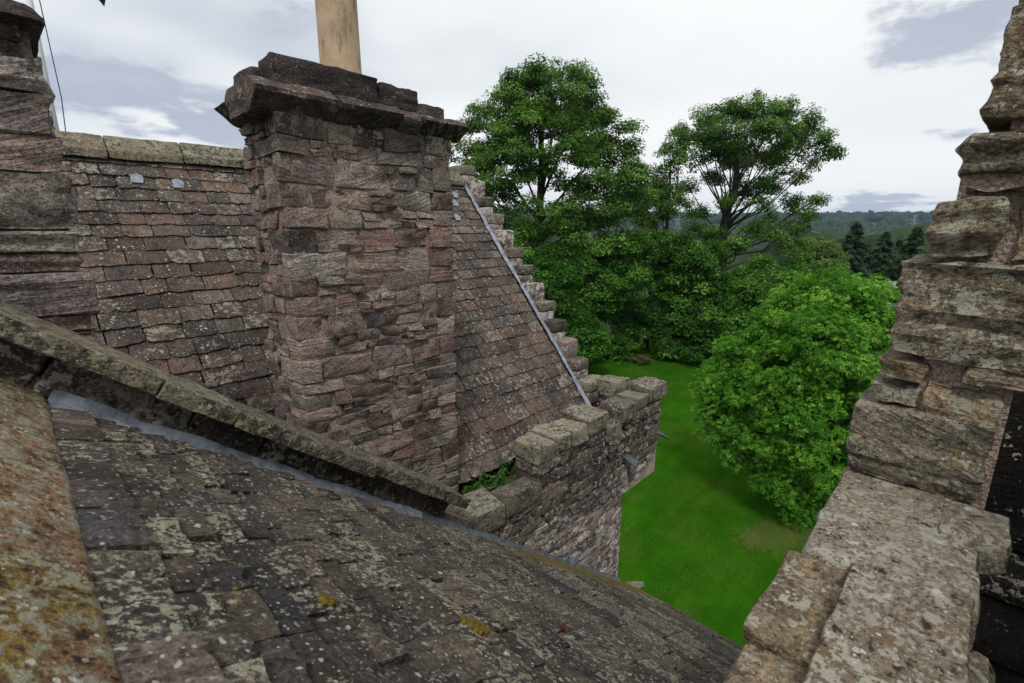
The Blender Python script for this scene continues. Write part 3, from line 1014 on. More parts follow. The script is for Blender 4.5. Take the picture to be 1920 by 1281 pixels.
# ------------------------------------------------------------------ near wing: slated roof with ridge and skew
near = thing('castle_wing', (2.4, 1.6, 0), 'lichen-covered stone slate roof of the near castle wing with sloping gable coping', 'building')
SLP = 0.785
Dn_ = Vector((1, 0, -SLP)).normalized()
Nn_ = Vector((SLP, 0, 1)).normalized()
Cn_ = Vector((0, 1, 0))
ro = Vector((0, 0, Z(-0.735)))
rl = 4.98 * math.hypot(1, SLP)
yb0, yb1 = 0.30, 2.86
e = ro + Dn_ * rl
nroof = obj('roof', mesh_from('roof', [(ro.x - 0.02, yb0, ro.z - .01), (ro.x - 0.02, yb1, ro.z - .01), (e.x, yb1, e.z - .01), (e.x, yb0, e.z - .01), (-5, yb1, Z(-4.6)), (-5, yb0, Z(-4.6))],
                                   [(0, 3, 2, 1), (0, 1, 4, 5)], False), M['shade'], near)
q = random.Random(52)
NV = [slate_variant(100 + i, 0.07) for i in range(18)]


def near_span(d):
    return (0.36, 2.80 - (0.09 if d < 2.4 else 0.05) - 0.05 * random.Random(int(d * 50)).random())


def near_keep(s, d):
    p = ro + Cn_ * s + Dn_ * d - Vector((0, 0, H))          # only slates in front of the eye, clear of the close parapet
    f_ = p.x * math.cos(YAW) + p.y * math.sin(YAW)
    r_ = p.x * math.sin(YAW) - p.y * math.cos(YAW)
    dep = f_ * math.cos(PITCH) - p.z * math.sin(PITCH)
    if dep < 0.2:
        return False
    py = 640.5 - F_PX * (f_ * math.sin(PITCH) + p.z * math.cos(PITCH)) / dep
    px = 960 + F_PX * r_ / dep
    return py < 1400 and px < 1480 and -80 < px


lay_slates(nroof, M['nslate'], ro, Cn_, Dn_, Nn_, 0.03, rl, lambda d: 0.098 + 0.026 * d, near_span, q, 0.17, 0.34, 0.025, near_keep, NV, jitter=1.1, widen=0.13)
# lead soakers along the gable
lv_, lf_ = [], []
for i in range(41):
    d = rl * i / 40
    p = ro + Dn_ * d
    w_ = 0.012 * math.sin(i * 1.9)
    lv_ += [p + Cn_ * 2.60 + Nn_ * 0.012, p + Cn_ * (2.79 + w_ * 0.3) + Nn_ * (0.030 + w_ * 0.2), p + Cn_ * 2.812 + Nn_ * (0.072 + w_ * 0.5)]
for i in range(40):
    a = i * 3
    lf_ += [(a, a + 3, a + 4, a + 1), (a + 1, a + 4, a + 5, a + 2)]
obj('flashing', mesh_from('flashing', lv_[:48], lf_[:30]), M['lead'], near)
obj('flashing', mesh_from('flashing', lv_[45:], [tuple(i - 45 for i in f_) for f_ in lf_[30:]]), M['leaddark'], near)
# small upstanding lead tab against the tower wall
block('lead_tab', (0.13, 0.03, 0.14), (3.92, 2.80, Z(-3.68)), M['lead'], near, r=0.012, amp=0.004, n=(4, 2, 4))
# gable wall under the skew
gv_ = [(-0.6, 2.83, Z(-1.1)), (-0.12, 2.83, Z(-0.52)), (2.35, 2.83, Z(-2.43)), (2.6, 2.83, Z(-2.9)), (2.6, 2.83, Z(-4)), (-0.6, 2.83, Z(-4))]
gwall = obj('gable_wall', mesh_from('gable_wall', gv_ + [(x, 3.12, z) for x, _, z in gv_], [(0, 1, 2, 3, 4, 5), (11, 10, 9, 8, 7, 6)] + [(i, i + 6, (i + 1) % 6 + 6, (i + 1) % 6) for i in range(6)], False), M['mortar'], near)
ROT = Matrix.Rotation(math.atan(SLP), 4, 'Y')
sx = -0.35
qs = random.Random(9)
for L in (0.40, 0.62, 0.42, 0.50, 0.62, 0.55):
    c = Vector((sx, 2.80, Z(-0.70))) + Dn_ * (L / 2)
    c.z = Z(-0.70 - SLP * c.x)
    # rubble beneath the slab
    block('stone', (L - 0.006, 0.14, 0.21), c + Nn_ * 0.10 + Vector((0, 0.085, 0)), M['parapet'], gwall, rot=ROT, r=0.016, amp=0.02, jit=0.03, strata=0.014, n=(8, 3, 5), freq=9)
    sx += L * Dn_.x
sx = -0.42
for L in (0.86, 0.40, 0.98, 0.98):
    c = Vector((sx, 2.90, 0)) + Dn_ * (L / 2)
    c.z = Z(-0.70 - SLP * c.x)
    block('coping_stone', (L - 0.010, 0.46, 0.085), c + Nn_ * (0.225 + qs.uniform(-0.012, 0.012)), M['skew'], gwall, rot=ROT @ Matrix.Rotation(qs.uniform(-0.02, 0.02), 4, 'Z'), r=0.008, amp=0.010, jit=0.015, strata=0.006, n=(12, 7, 4), freq=8)
    sx += L * Dn_.x
# ridge stones
y = 0.30
for L in (0.86, 0.98, 0.74):
    def rd(p, g):
        return Vector((p.x, p.y, p.z + 0.20 - abs(p.x) * 0.92))
    block('ridge_stone', (0.46, L - 0.006, 0.11), (-0.215, y + L / 2, Z(-0.745)), M['ridge'], nroof, r=0.012, amp=0.008, jit=0.004, n=(8, 12, 3), deform=rd)
    y += L
# body of the wing
obj('wall_core', box_mesh('wall_core', -4.6, 4.72, 0.5, 2.95, 0, Z(-4.75)), M['tower'], near)

# ------------------------------------------------------------------ chimney stacks
def course_stack(parent, mat, x0, x1, y0, y1, z0, z1, q, hb=(0.2, 0.4), corner='left', visible=None, wmax=0.42, wmin=0.1, hmin=0.05, hmax=0.2, wp=0.045):
    """rubble in bands with long and short corner stones; front faces -Y, side faces -X"""
    z = z0
    flip = True
    while z < z1 - 0.04:
        hb_ = min(q.uniform(*hb), z1 - z)
        if z1 - (z + hb_) < 0.1:
            hb_ = z1 - z
        rows = [hb_] if hb_ < 0.24 and q.random() < 0.6 else [hb_ * 0.5 + q.uniform(-0.03, 0.03)]
        if len(rows) == 1 and rows[0] < hb_:
            rows.append(hb_ - rows[0])
        zz_ = z
        for h_ in rows:
            flip = not flip
            qf, qs_ = (q.uniform(0.28, 0.46), q.uniform(0.14, 0.2)) if flip else (q.uniform(0.15, 0.24), q.uniform(0.28, 0.4))
            g_ = 0.008
            block('stone', (qf - g_, qs_ - g_, h_ - g_), (x0 + qf / 2 - 0.012 + q.uniform(-.014, .008), y0 + qs_ / 2 - 0.012 + q.uniform(-.014, .008), zz_ + h_ / 2), mat, parent,
                  r=q.uniform(0.006, 0.012), amp=0.013, jit=0.05, strata=0.012, warp=wp, freq=9, cell=0.05)
            right_q = q.uniform(0.16, 0.34)
            block('stone', (right_q - g_, 0.2, h_ - g_), (x1 - right_q / 2 + 0.008 + q.uniform(-.01, .012), y0 + 0.088 + q.uniform(-.012, .01), zz_ + h_ / 2), mat, parent,
                  r=q.uniform(0.006, 0.012), amp=0.013, jit=0.06, strata=0.012, warp=wp, freq=9, cell=0.05)
            for (a, b, c, d) in rubble(x0 + qf, zz_, x1 - right_q, zz_ + h_, q, wmin, wmax, hmin, hmax):
                gg = q.uniform(0.004, 0.014)
                block('stone', (c - a - gg, 0.14, d - b - gg), ((a + c) / 2, y0 + 0.07 - 0.012 + q.uniform(-0.012, 0.012), (b + d) / 2), mat, parent, rot=Matrix.Rotation(q.gauss(0, 0.03), 4, 'Y'),
                      r=q.uniform(0.004, 0.012), amp=0.013, jit=0.13, strata=0.012, warp=wp, freq=9, n=(max(4, min(8, int((c - a) / 0.04))), 2, max(4, min(8, int((d - b) / 0.025)))))
            if visible != 'front':
                for (a, b, c, d) in rubble(y0 + qs_, zz_, y1, zz_ + h_, q, wmin, 0.3, 0.045, 0.15):
                    gg = q.uniform(0.004, 0.014)
                    block('stone', (0.14, c - a - gg, d - b - gg), (x0 + 0.07 - 0.012 + q.uniform(-0.022, 0.016), (a + c) / 2, (b + d) / 2), mat, parent,
                          r=q.uniform(0.004, 0.012), amp=0.015, jit=0.12, strata=0.014, warp=wp, freq=9, n=(2, max(4, min(7, int((c - a) / 0.04))), max(4, min(8, int((d - b) / 0.025)))))
            zz_ += h_
        z += hb_


ch = thing('chimney_stack', (2.16, 3.92, Z(-2.9)), 'broad red sandstone rubble chimney stack carrying a buff clay pot', 'chimney')
cx0, cx1, cy0, cy1 = 1.42, 2.90, 3.60, 4.24
body = obj('masonry_core', box_mesh('masonry_core', cx0 + 0.02, cx1 - 0.02, cy0 + 0.015, cy1, Z(-3.0), Z(1.02)), M['mortar'], ch)
course_stack(ch, M['chimney'], cx0, cx1, cy0, cy1, Z(-2.92), Z(0.78), random.Random(5), hb=(0.15, 0.36), wmax=0.44, wmin=0.08, hmin=0.04, hmax=0.21)
mortar_sheet('pointing', (cx0 - 0.002, cy0 + 0.006, Z(-2.95)), (1, 0, 0), (0, 0, 1), (0, -1, 0), cx1 - cx0, 3.74, M['mortar'], ch)
mortar_sheet('pointing', (cx0 + 0.006, cy1, Z(-2.95)), (0, -1, 0), (0, 0, 1), (-1, 0, 0), cy1 - cy0, 3.74, M['mortar'], ch)
# right flank in rubble too
for (a, b, c, d) in rubble(cy0 + 0.2, Z(-2.9), cy1, Z(0.72), random.Random(8), 0.12, 0.34, 0.06, 0.2):
    block('stone', (0.12, c - a - 0.012, d - b - 0.012), (cx1 - 0.05 + qs.uniform(-0.01, 0.015), (a + c) / 2, (b + d) / 2), M['chimney'], ch, r=0.02, amp=0.015, jit=0.05, n=(2, 4, 3))


def corn_front(x0, x1, zc=0.79, out=0.15, hgt=0.2):
    def dfm(p, g):
        k = (p.z / hgt + 0.5)
        if g.y < 0:
            p = Vector((p.x, p.y + (1 - min(1, k * 1.7)) * out * 1.05 + max(0, k - 0.62) * 0.26 * out / 0.15, p.z))
        return p
    block('cornice_stone', (x1 - x0 - 0.012, 0.42 + out, hgt), ((x0 + x1) / 2, cy0 + 0.21 - out / 2, Z(zc)), M['cap'], ch, r=0.014, amp=0.022, jit=0.02, strata=0.016, n=(10, 6, 8), deform=dfm, freq=8)


for (a, b, zc, o_, hg) in ((1.25, 1.83, 0.855, 0.17, 0.20), (1.83, 2.36, 0.85, 0.15, 0.19), (2.36, 2.56, 0.835, 0.13, 0.19), (2.56, 3.05, 0.85, 0.15, 0.16)):
    corn_front(a, b, zc, o_, hg)


def corn_side(p, g):
    k = (p.z / 0.2 + 0.5)
    if g.x < 0:
        p = Vector((p.x + (1 - min(1, k * 1.7)) * 0.15 + max(0, k - 0.62) * 0.24, p.y, p.z))
    return p


block('cornice_stone', (0.5, 0.42, 0.22), (cx0 + 0.25 - 0.15, cy0 + 0.27, Z(0.86)), M['cap'], ch, r=0.03, amp=0.02, n=(6, 6, 5), deform=corn_side)
block('cornice_stone', (0.5, 0.36, 0.19), (cx0 + 0.25 - 0.15, cy1 - 0.02, Z(0.86)), M['cap'], ch, r=0.03, amp=0.024, n=(6, 6, 5), deform=corn_side)
block('cornice_stone', (1.3, 0.34, 0.18), (2.33, cy1 + 0.02, Z(0.85)), M['cap'], ch, r=0.03, amp=0.02, n=(6, 4, 4))
# blocking course
for (a, b, y0, y1, z0, z1, rt) in ((1.42, 2.22, 3.58, 3.86, 0.92, 1.135, 0.015), (2.22, 2.60, 3.60, 3.9, 0.92, 1.11, 0.01), (2.60, 2.90, 3.63, 3.95, 0.91, 1.04, 0.02), (1.38, 1.62, 3.88, 4.22, 0.92, 1.11, 0.0), (1.64, 2.85, 4.0, 4.26, 0.92, 1.06, 0.0)):
    block('stone', (b - a - 0.012, y1 - y0, z1 - z0), ((a + b) / 2, (y0 + y1) / 2, Z((z0 + z1) / 2)), M['cap'], ch, rot=Matrix.Rotation(rt, 4, 'Y'), r=0.014, amp=0.016, jit=0.03, strata=0.016, n=(12, 5, 7), freq=9)


def pot(loc, r, h, parent):
    V, Fc = [], []
    prof = [(r * 1.06, 0), (r * 1.06, 0.05), (r, 0.07), (r * 0.985, h * 0.5), (r * 0.97, h - 0.12), (r * 1.08, h - 0.11), (r * 1.08, h), (r * 0.85, h), (r * 0.83, h - 0.4)]
    n = 32
    for rad, z in prof:
        for k in range(n):
            a = 2 * math.pi * k / n
            V.append((loc[0] + rad * math.cos(a), loc[1] + rad * math.sin(a), loc[2] + z))
    for i in range(len(prof) - 1):
        for k in range(n):
            a, b = i * n + k, i * n + (k + 1) % n
            Fc.append((a, b, b + n, a + n))
    return obj('chimney_pot', mesh_from('chimney_pot', V, Fc), M['pot'], parent)


pot((2.10, 3.93, Z(1.0)), 0.158, 1.35, ch)
block('mortar_bed', (0.44, 0.42, 0.08), (2.10, 3.93, Z(1.05)), M['mortar'], ch, r=0.03, amp=0.02, n=(7, 7, 3))

# stack at the gable head, cut by the left edge of the frame
ls = thing('chimney_stack', (-0.15, 3.4, Z(-1.4)), 'dark stone stack with jutting cornice rising behind the gable coping at the picture\'s left edge', 'chimney', None)
obj('masonry_core', box_mesh('masonry_core', -0.58, 0.225, 3.19, 3.8, Z(-1.6), Z(0.9)), M['mortar'], ls)
z = -1.5
qs = random.Random(12)
for (h_, kind) in ((0.16, 2), (0.14, 3), (0.12, 1), (0.13, 3), (0.10, 3), (0.17, 1), (0.05, 2), (0.13, 1), (0.09, 2), (0.21, 1), (0.09, 1), (0.10, 1), (0.26, 1), (0.16, 1), (0.18, 1), (0.14, 1)):
    xs = [-0.6] + sorted(qs.uniform(-0.35, 0.05) for _ in range(kind - 1)) + [0.26]
    for a, b in zip(xs, xs[1:]):
        block('stone', (b - a - 0.01, 0.22, h_ - 0.008), ((a + b) / 2 + qs.uniform(-0.008, 0.008), 3.15 + 0.11 + qs.uniform(-0.012, 0.008), Z(z + h_ / 2)), M['chimney'] if qs.random() < 0.75 else M['tower'], ls,
              r=0.01, amp=0.012, jit=0.03, strata=0.022, n=(9, 3, 8), freq=8)
    z += h_
for (zc, hg, out, nm) in ((0.77, 0.12, 0.0, 'stone'), (0.875, 0.14, 0.06, 'cornice_stone'),):
    pass
block('cornice_stone', (0.95, 0.7, 0.17), (-0.2, 3.43, Z(0.86)), M['cap'], ls, r=0.05, amp=0.03, n=(8, 6, 5), deform=lambda p, g: Vector((p.x - (0.07 if (g.z < 0 and g.x > 0) else 0), p.y + (0.07 if (g.z < 0 and g.y < 0) else 0), p.z)))
block('cornice_stone', (0.84, 0.6, 0.10), (-0.22, 3.44, Z(0.74)), M['cap'], ls, r=0.03, amp=0.025, n=(8, 6, 3))

# farther stack and ridge end seen past it
rs_ = thing('gable_chimney', (0.2, 9.0, Z(-1.5)), 'far rubble gable stack with narrow stepped side beyond the roof ridge', 'chimney')
obj('masonry_core', box_mesh('masonry_core', -1.2, 0.60, 8.75, 9.4, Z(-2), Z(1.95)), M['mortar'], rs_)
z = 0.3
while z < 2.05:
    h_ = qs.uniform(0.13, 0.24)
    xr = 0.66 + 0.05 * max(0, (1.5 - z)) + qs.uniform(-0.02, 0.02)
    a = xr - qs.uniform(0.3, 0.5)
    block('stone', (xr - a, 0.3, h_ - 0.012), ((a + xr) / 2, 8.82, Z(z + h_ / 2)), M['parapet'], rs_, r=0.025, amp=0.016, jit=0.04, strata=0.01)
    block('stone', (a + 0.9, 0.3, h_ - 0.012), ((a - 0.9) / 2 - 0.006, 8.82, Z(z + h_ / 2)), M['parapet'], rs_, r=0.025, amp=0.016, jit=0.03, strata=0.01)
    z += h_
block('coping_stone', (0.42, 0.4, 0.12), (0.70, 8.95, Z(1.13)), M['parapet'], rs_, r=0.03, amp=0.02)
block('coping_stone', (0.36, 0.4, 0.10), (1.02, 8.95, Z(1.12)), M['parapet'], rs_, r=0.03, amp=0.02)
# lower mass carrying both
obj('wall_core', box_mesh('wall_core', -2.0, 1.6, 8.72, 12.4, 0, Z(1.0)), M['tower'], rs_)

# flagpole with halyard and flag
fp0 = sight(95, 200, 12.0)
pole = thing('flagpole', (fp0.x, fp0.y, Z(1.0)), 'slim white flagpole standing behind the left stack', 'flagpole')
pt = [Vector((fp0.x, fp0.y, Z(0.6))), Vector((fp0.x, fp0.y, Z(3.2))), Vector((fp0.x, fp0.y, Z(6.6)))]
obj('pole', mesh_from('pole', *tube(pt, [0.055, 0.05, 0.035], 12)), M['white'], pole)
obj('halyard', mesh_from('halyard', *tube([Vector((fp0.x + 0.10, fp0.y - 0.05, Z(1.2))), Vector((fp0.x + 0.16, fp0.y - 0.05, Z(2.2))), Vector((fp0.x + 0.12, fp0.y - 0.05, Z(4))), Vector((fp0.x + 0.06, fp0.y, Z(6.5)))], [0.008] * 4, 5)), M['rope'], pole)
fv, ff = [], []
tip = sight(194, 16, 12.0)
for i in range(13):
    for j in range(7):
        u, vv = i / 12, j / 6
        top = Vector((fp0.x + 0.06, fp0.y, Z(6.3))).lerp(Vector((fp0.x + 1.5, fp0.y - 0.3, Z(5.7))), u)
        low = Vector((fp0.x + 0.06, fp0.y, Z(5.2))).lerp(tip, u ** 1.3)
        p = top.lerp(low, vv)
        p.y += 0.10 * math.sin(u * 9 + vv * 2)
        fv.append(p)
for i in range(12):
    for j in range(6):
        a = i * 7 + j
        ff.append((a, a + 1, a + 8, a + 7))
fl = obj('flag', mesh_from('flag', fv, ff), M['flag'])
tag(fl, 'dark blue flag whose lower corner dips into the sky top left', 'flag')
fl.modifiers.new('thick', 'SOLIDIFY').thickness = 0.004

# ------------------------------------------------------------------ near parapet on the right with its broken merlon
rp = thing('parapet_wall', (1.9, 0.06, Z(-2.6)), 'close lichen-spotted parapet wall with a rough merlon rising at the right of the view', 'wall')
obj('masonry_core', box_mesh('masonry_core', 0.30, 3.1, -0.11, 0.20, Z(-4.6), Z(-1.14)), M['mortar'], rp)
# coping slabs
block('coping_stone', (1.00, 0.27, 0.17), (1.20, 0.005, Z(-1.085)), M['walltop'], rp, r=0.012, amp=0.012, jit=0.02, n=(16, 8, 4), freq=9)
block('coping_stone', (0.84, 0.43, 0.15), (2.08, 0.070, Z(-1.10)), M['walltop'], rp, r=0.014, amp=0.014, jit=0.03, n=(14, 10, 4), freq=9)
block('coping_stone', (0.30, 0.18, 0.13), (2.22, -0.13, Z(-1.075)), M['walltop'], rp, r=0.03, amp=0.02, jit=0.06, n=(8, 8, 5), freq=9)
block('coping_stone', (0.5, 0.12, 0.14), (1.42, -0.14, Z(-1.20)), M['walltop'], rp, r=0.03, amp=0.02, jit=0.05, n=(6, 4, 4))
# outer face stones below the coping
qj = random.Random(77)
for (a, b, c, d) in rubble(0.5, -2.9, 3.0, -1.17, qj, 0.2, 0.6, 0.12, 0.26):
    block('stone', (c - a - 0.02, 0.12, d - b - 0.02), ((a + c) / 2, 0.20 + qj.uniform(-0.01, 0.03), Z((b + d) / 2)), M['tower'], rp, r=0.03, amp=0.02, jit=0.05, strata=0.01)
block('ledge_stone', (0.62, 0.17, 0.20), (0.92, 0.215, Z(-1.19)), M['jamb'], rp, r=0.014, amp=0.016, jit=0.03, strata=0.012, n=(10, 5, 5), freq=8)
block('ledge_stone', (0.44, 0.19, 0.22), (1.46, 0.212, Z(-1.17)), M['jamb'], rp, r=0.014, amp=0.018, jit=0.03, strata=0.014, n=(8, 5, 5), freq=8)
# merlon seen end-on: each stone by its own size (left edge y, right edge y, bottom, top)
XJ = 2.40
obj('merlon_core', box_mesh('merlon_core', XJ + 0.03, 3.2, -0.16, 0.10, Z(-1.2), Z(0.3)), M['mortar'], rp)
obj('merlon_core', box_mesh('merlon_core', XJ + 0.05, 3.2, -0.42, 0.0, Z(-0.12), Z(1.5)), M['mortar'], rp)
for (yl, yr, z0, z1, out) in ((0.265, -0.135, -1.03, -0.70, 0.02), (0.245, 0.09, -0.70, -0.61, 0.0), (0.08, -0.135, -0.72, -0.58, 0.01), (0.235, 0.075, -0.60, -0.50, 0.015), (-0.02, -0.20, -0.57, -0.49, 0.01),
                              (0.21, -0.28, -0.49, -0.12, 0.03), (0.15, -0.03, -0.11, 0.10, 0.05), (0.09, -0.30, 0.11, 0.15, 0.03), (0.10, -0.32, 0.17, 0.325, 0.01), (0.062, -0.34, 0.345, 0.72, 0.02), (0.03, -0.36, 0.73, 1.1, 0.0),
                              (-0.075, -0.32, -0.11, 0.10, 0.0)):
    w_ = yl - yr
    block('stone', (0.6, w_, z1 - z0 - 0.012), (XJ + 0.3 - out, (yl + yr) / 2, Z((z0 + z1) / 2)), M['jamb'], rp, r=0.010, amp=0.022, jit=0.05, strata=0.026, n=(8, 18, 16), freq=7)
# dark stair passage on its inner side; its shade is in the stone colour
ps = thing('wall_walk', (1.6, -0.5, Z(-2.6)), 'shadowed stone wall walk behind the close parapet, with an unseen wall added to shade it', 'walkway')
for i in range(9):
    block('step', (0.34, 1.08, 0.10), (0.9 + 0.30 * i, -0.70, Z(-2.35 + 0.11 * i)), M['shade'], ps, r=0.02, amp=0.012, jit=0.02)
obj('shade_wall', box_mesh('shade_wall', -1.0, 4.6, -1.75, -1.25, Z(-4), Z(1.5)), M['shade'], ps)  # unseen wall, added beside the passage to keep light out
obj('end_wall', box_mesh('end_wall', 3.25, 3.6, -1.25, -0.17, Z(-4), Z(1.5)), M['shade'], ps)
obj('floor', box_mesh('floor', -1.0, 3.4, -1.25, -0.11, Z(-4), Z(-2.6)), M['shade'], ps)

# ------------------------------------------------------------------ leaves and trees
def leaf_mesh(name, P, Nrm, size, tint, aspect=1.7, seed=0, droop=None):
    """one diamond per leaf; P, Nrm are (n, 3) arrays"""
    r = np.random.default_rng(seed)
    n = len(P)
    a = r.normal(size=(n, 3))
    if droop is not None:
        a = a * 0.5 + droop
    T = a - Nrm * np.sum(a * Nrm, 1, keepdims=True)
    T /= np.linalg.norm(T, axis=1, keepdims=True) + 1e-9
    B = np.cross(Nrm, T)
    s = (size * r.uniform(0.65, 1.3, n))[:, None]
    v = np.stack([P - T * s * 0.5, P + B * s * 0.5 / aspect + Nrm * s * 0.06, P + T * s * 0.5 - Nrm * s * 0.08, P - B * s * 0.5 / aspect + Nrm * s * 0.06], 1).reshape(-1, 3)
    me = bpy.data.meshes.new(name)
    me.vertices.add(4 * n)
    me.vertices.foreach_set('co', v.astype(np.float32).ravel())
    me.loops.add(4 * n)
    me.loops.foreach_set('vertex_index', np.arange(4 * n, dtype=np.int32))
    me.polygons.add(n)
    me.polygons.foreach_set('loop_start', np.arange(0, 4 * n, 4, dtype=np.int32))
    me.polygons.foreach_set('loop_total', np.full(n, 4, np.int32))
    at = me.attributes.new('tint', 'FLOAT', 'POINT')
    at.data.foreach_set('value', np.repeat(np.clip(tint, 0, 1), 4).astype(np.float32))
    me.update(calc_edges=True)
    return me


def crown(lobes, nclump, nleaf, rc, size, seed, flat=0.6, shell=0.62, up=0.7, minz=None):
    """clump centres on lobes, leaves round each clump"""
    r = np.random.default_rng(seed)
    area = np.array([(l[1] * l[2] + l[2] * l[3] + l[1] * l[3]) for l in lobes])
    pick = r.choice(len(lobes), nclump * 2, p=area / area.sum())
    C = np.array([l[0] for l in lobes])[pick]
    R = np.array([l[1:4] for l in lobes])[pick]
    d = r.normal(size=(len(pick), 3))
    d /= np.linalg.norm(d, axis=1, keepdims=True)
    k = shell + (1.02 - shell) * r.random(len(pick)) ** 0.6
    pos = C + d * R * k[:, None]
    keep = np.ones(len(pos), bool)
    for (c, a, b, e_) in [(np.array(l[0]), l[1], l[2], l[3]) for l in lobes]:
        keep &= np.sum(((pos - c) / np.array([a, b, e_])) ** 2, 1) > min(0.30, shell * shell)
    if minz is not None:
        keep &= pos[:, 2] > minz
    pos, d = pos[keep][:nclump], d[keep][:nclump]
    n = len(pos)
    cl_t = r.normal(0.5, 0.22, n)
    cr = rc * r.uniform(0.6, 1.35, n)
    cnt = np.maximum(5, (nleaf * (cr / rc) ** 2).astype(int))
    ii = np.repeat(np.arange(n), cnt)
    g_ = r.normal(size=(len(ii), 3))
    g_ /= np.linalg.norm(g_, axis=1, keepdims=True)
    g_ *= (r.random(len(ii)) ** 0.45)[:, None]
    off = g_ * cr[ii][:, None] * np.array([1, 1, flat])
    off[:, 2] -= 0.25 * cr[ii] * (np.hypot(off[:, 0], off[:, 1]) / cr[ii]) ** 2
    P = pos[ii] + off
    Nn = g_ * 0.55 + d[ii] * 0.35 + np.array([0, 0, up]) + r.normal(0, 0.38, (len(ii), 3))
    Nn /= np.linalg.norm(Nn, axis=1, keepdims=True)
    tint = cl_t[ii] + r.normal(0, 0.2, len(ii))
    return pos, P, Nn, tint


def limbs(base, top, r0, targets, q, lobes, twigs=60, sides=7):
    """trunk, limbs to the lobes, twigs to clumps"""
    A = Acc()
    base, top = Vector(base), Vector(top)
    pts = [base.lerp(top, t) + Vector((q.gauss(0, 0.12), q.gauss(0, 0.12), 0)) * (0 if t == 0 else r0 * 3) for t in (0, 0.2, 0.4, 0.6, 0.8, 1)]
    A.add(tube([p for p in pts], [r0 * k for k in (1.25, 0.95, 0.85, 0.74, 0.6, 0.42)], 9))
    ends = []
    for l in lobes:
        c = Vector(l[0])
        t = max(0.25, min(0.98, (c.z - base.z) / max(0.1, (top.z - base.z)) * 0.72))
        t = min(t, 0.98) * q.uniform(0.8, 1.0)
        k = min(4, int(t * 5))
        s = pts[k].lerp(pts[k + 1], t * 5 - k)
        mid = s.lerp(c, 0.5) + Vector((q.gauss(0, 0.4), q.gauss(0, 0.4), -0.06 * (c - s).length + q.gauss(0, 0.3)))
        path = [s, s.lerp(mid, 0.55) + Vector((0, 0, 0.1)), mid, mid.lerp(c, 0.55) + Vector((q.gauss(0, 0.3), q.gauss(0, 0.3), 0.3)), c]
        rr_ = r0 * q.uniform(0.34, 0.5) * min(1.0, (10.0 / len(lobes)) ** 0.6)
        A.add(tube(path, [rr_, rr_ * 0.8, rr_ * 0.65, rr_ * 0.48, rr_ * 0.3], sides))
        ends.append((path, rr_))
    T = [Vector(p) for p in targets]
    q.shuffle(T)
    for p in T[:twigs]:
        best = min(ends, key=lambda e_: min((x - p).length for x in e_[0][1:]))
        s = min(best[0][1:], key=lambda x: (x - p).length)
        m = s.lerp(p, 0.5) + Vector((q.gauss(0, 0.25), q.gauss(0, 0.25), q.gauss(0, 0.2)))
        rr_ = best[1] * 0.34
        A.add(tube([s, m, p], [rr_, rr_ * 0.65, rr_ * 0.25], 4))
    return A


def tree(name, label, cat, base, top, r0, lobes, mat, seed, nclump, nleaf, rc, size, twigs=60, group=None, **kw):
    root = thing(name, base, label, cat, group)
    asp = kw.pop('aspect', 1.6)
    pos, P, Nn, tint = crown(lobes, nclump, nleaf, rc, size, seed, **kw)
    q = random.Random(seed)
    A = limbs(base, top, r0, pos, q, lobes, twigs)
    obj('trunk', A.mesh('trunk', True), M['bark'], root)
    obj('crown', leaf_mesh('crown', P, Nn, size, tint, asp, seed), M[mat], root)
    return root


def pxlobes(L, D):
    """lobes given by picture place and radius, turned to metres at distance D (+ own offset)"""
    out = []
    for (x, y, rx, ry, dd) in L:
        p = sight(x, y, D + dd)
        k = math.hypot((x - 960) / F_PX, 1.0)
        s = (D + dd) / F_PX / k * 1.0
        out.append((tuple(p), rx * s * 1.0, rx * s * 1.0, ry * s * k * 0.97))
    return out


def foot(x, D):
    p = sight(x, 428, D)
    return (p.x, p.y, 0.0)


def up(x, y, D):
    return tuple(sight(x, y, D))


# tall sycamore behind the stepped gable
L1 = pxlobes([(1035, 175, 80, 48, 0), (965, 215, 60, 55, -1), (905, 240, 42, 50, 1), (1090, 215, 60, 55, 1), (1135, 265, 55, 50, -1), (1020, 260, 80, 55, -5), (890, 300, 38, 45, 0), (945, 310, 55, 45, -5),
              (1165, 320, 45, 38, 0), (1090, 320, 55, 38, -5), (920, 380, 55, 45, -3), (1020, 400, 60, 40, -6), (1110, 385, 70, 35, -3), (1180, 370, 35, 35, 1), (960, 450, 55, 45, -5), (1060, 450, 60, 40, -5), (1000, 165, 55, 40, -3), (1065, 170, 50, 42, 3), (1180, 345, 42, 40, -4), (870, 290, 30, 36, -2)], 58)
tree('sycamore_tree', 'tall domed sycamore with dark trunk rising behind the stepped gable', 'tree', foot(1015, 58), up(1015, 235, 58), 0.62, L1, 'leaf_dark', 11, 640, 190, 1.35, 0.29, twigs=170, shell=0.55, flat=0.5)
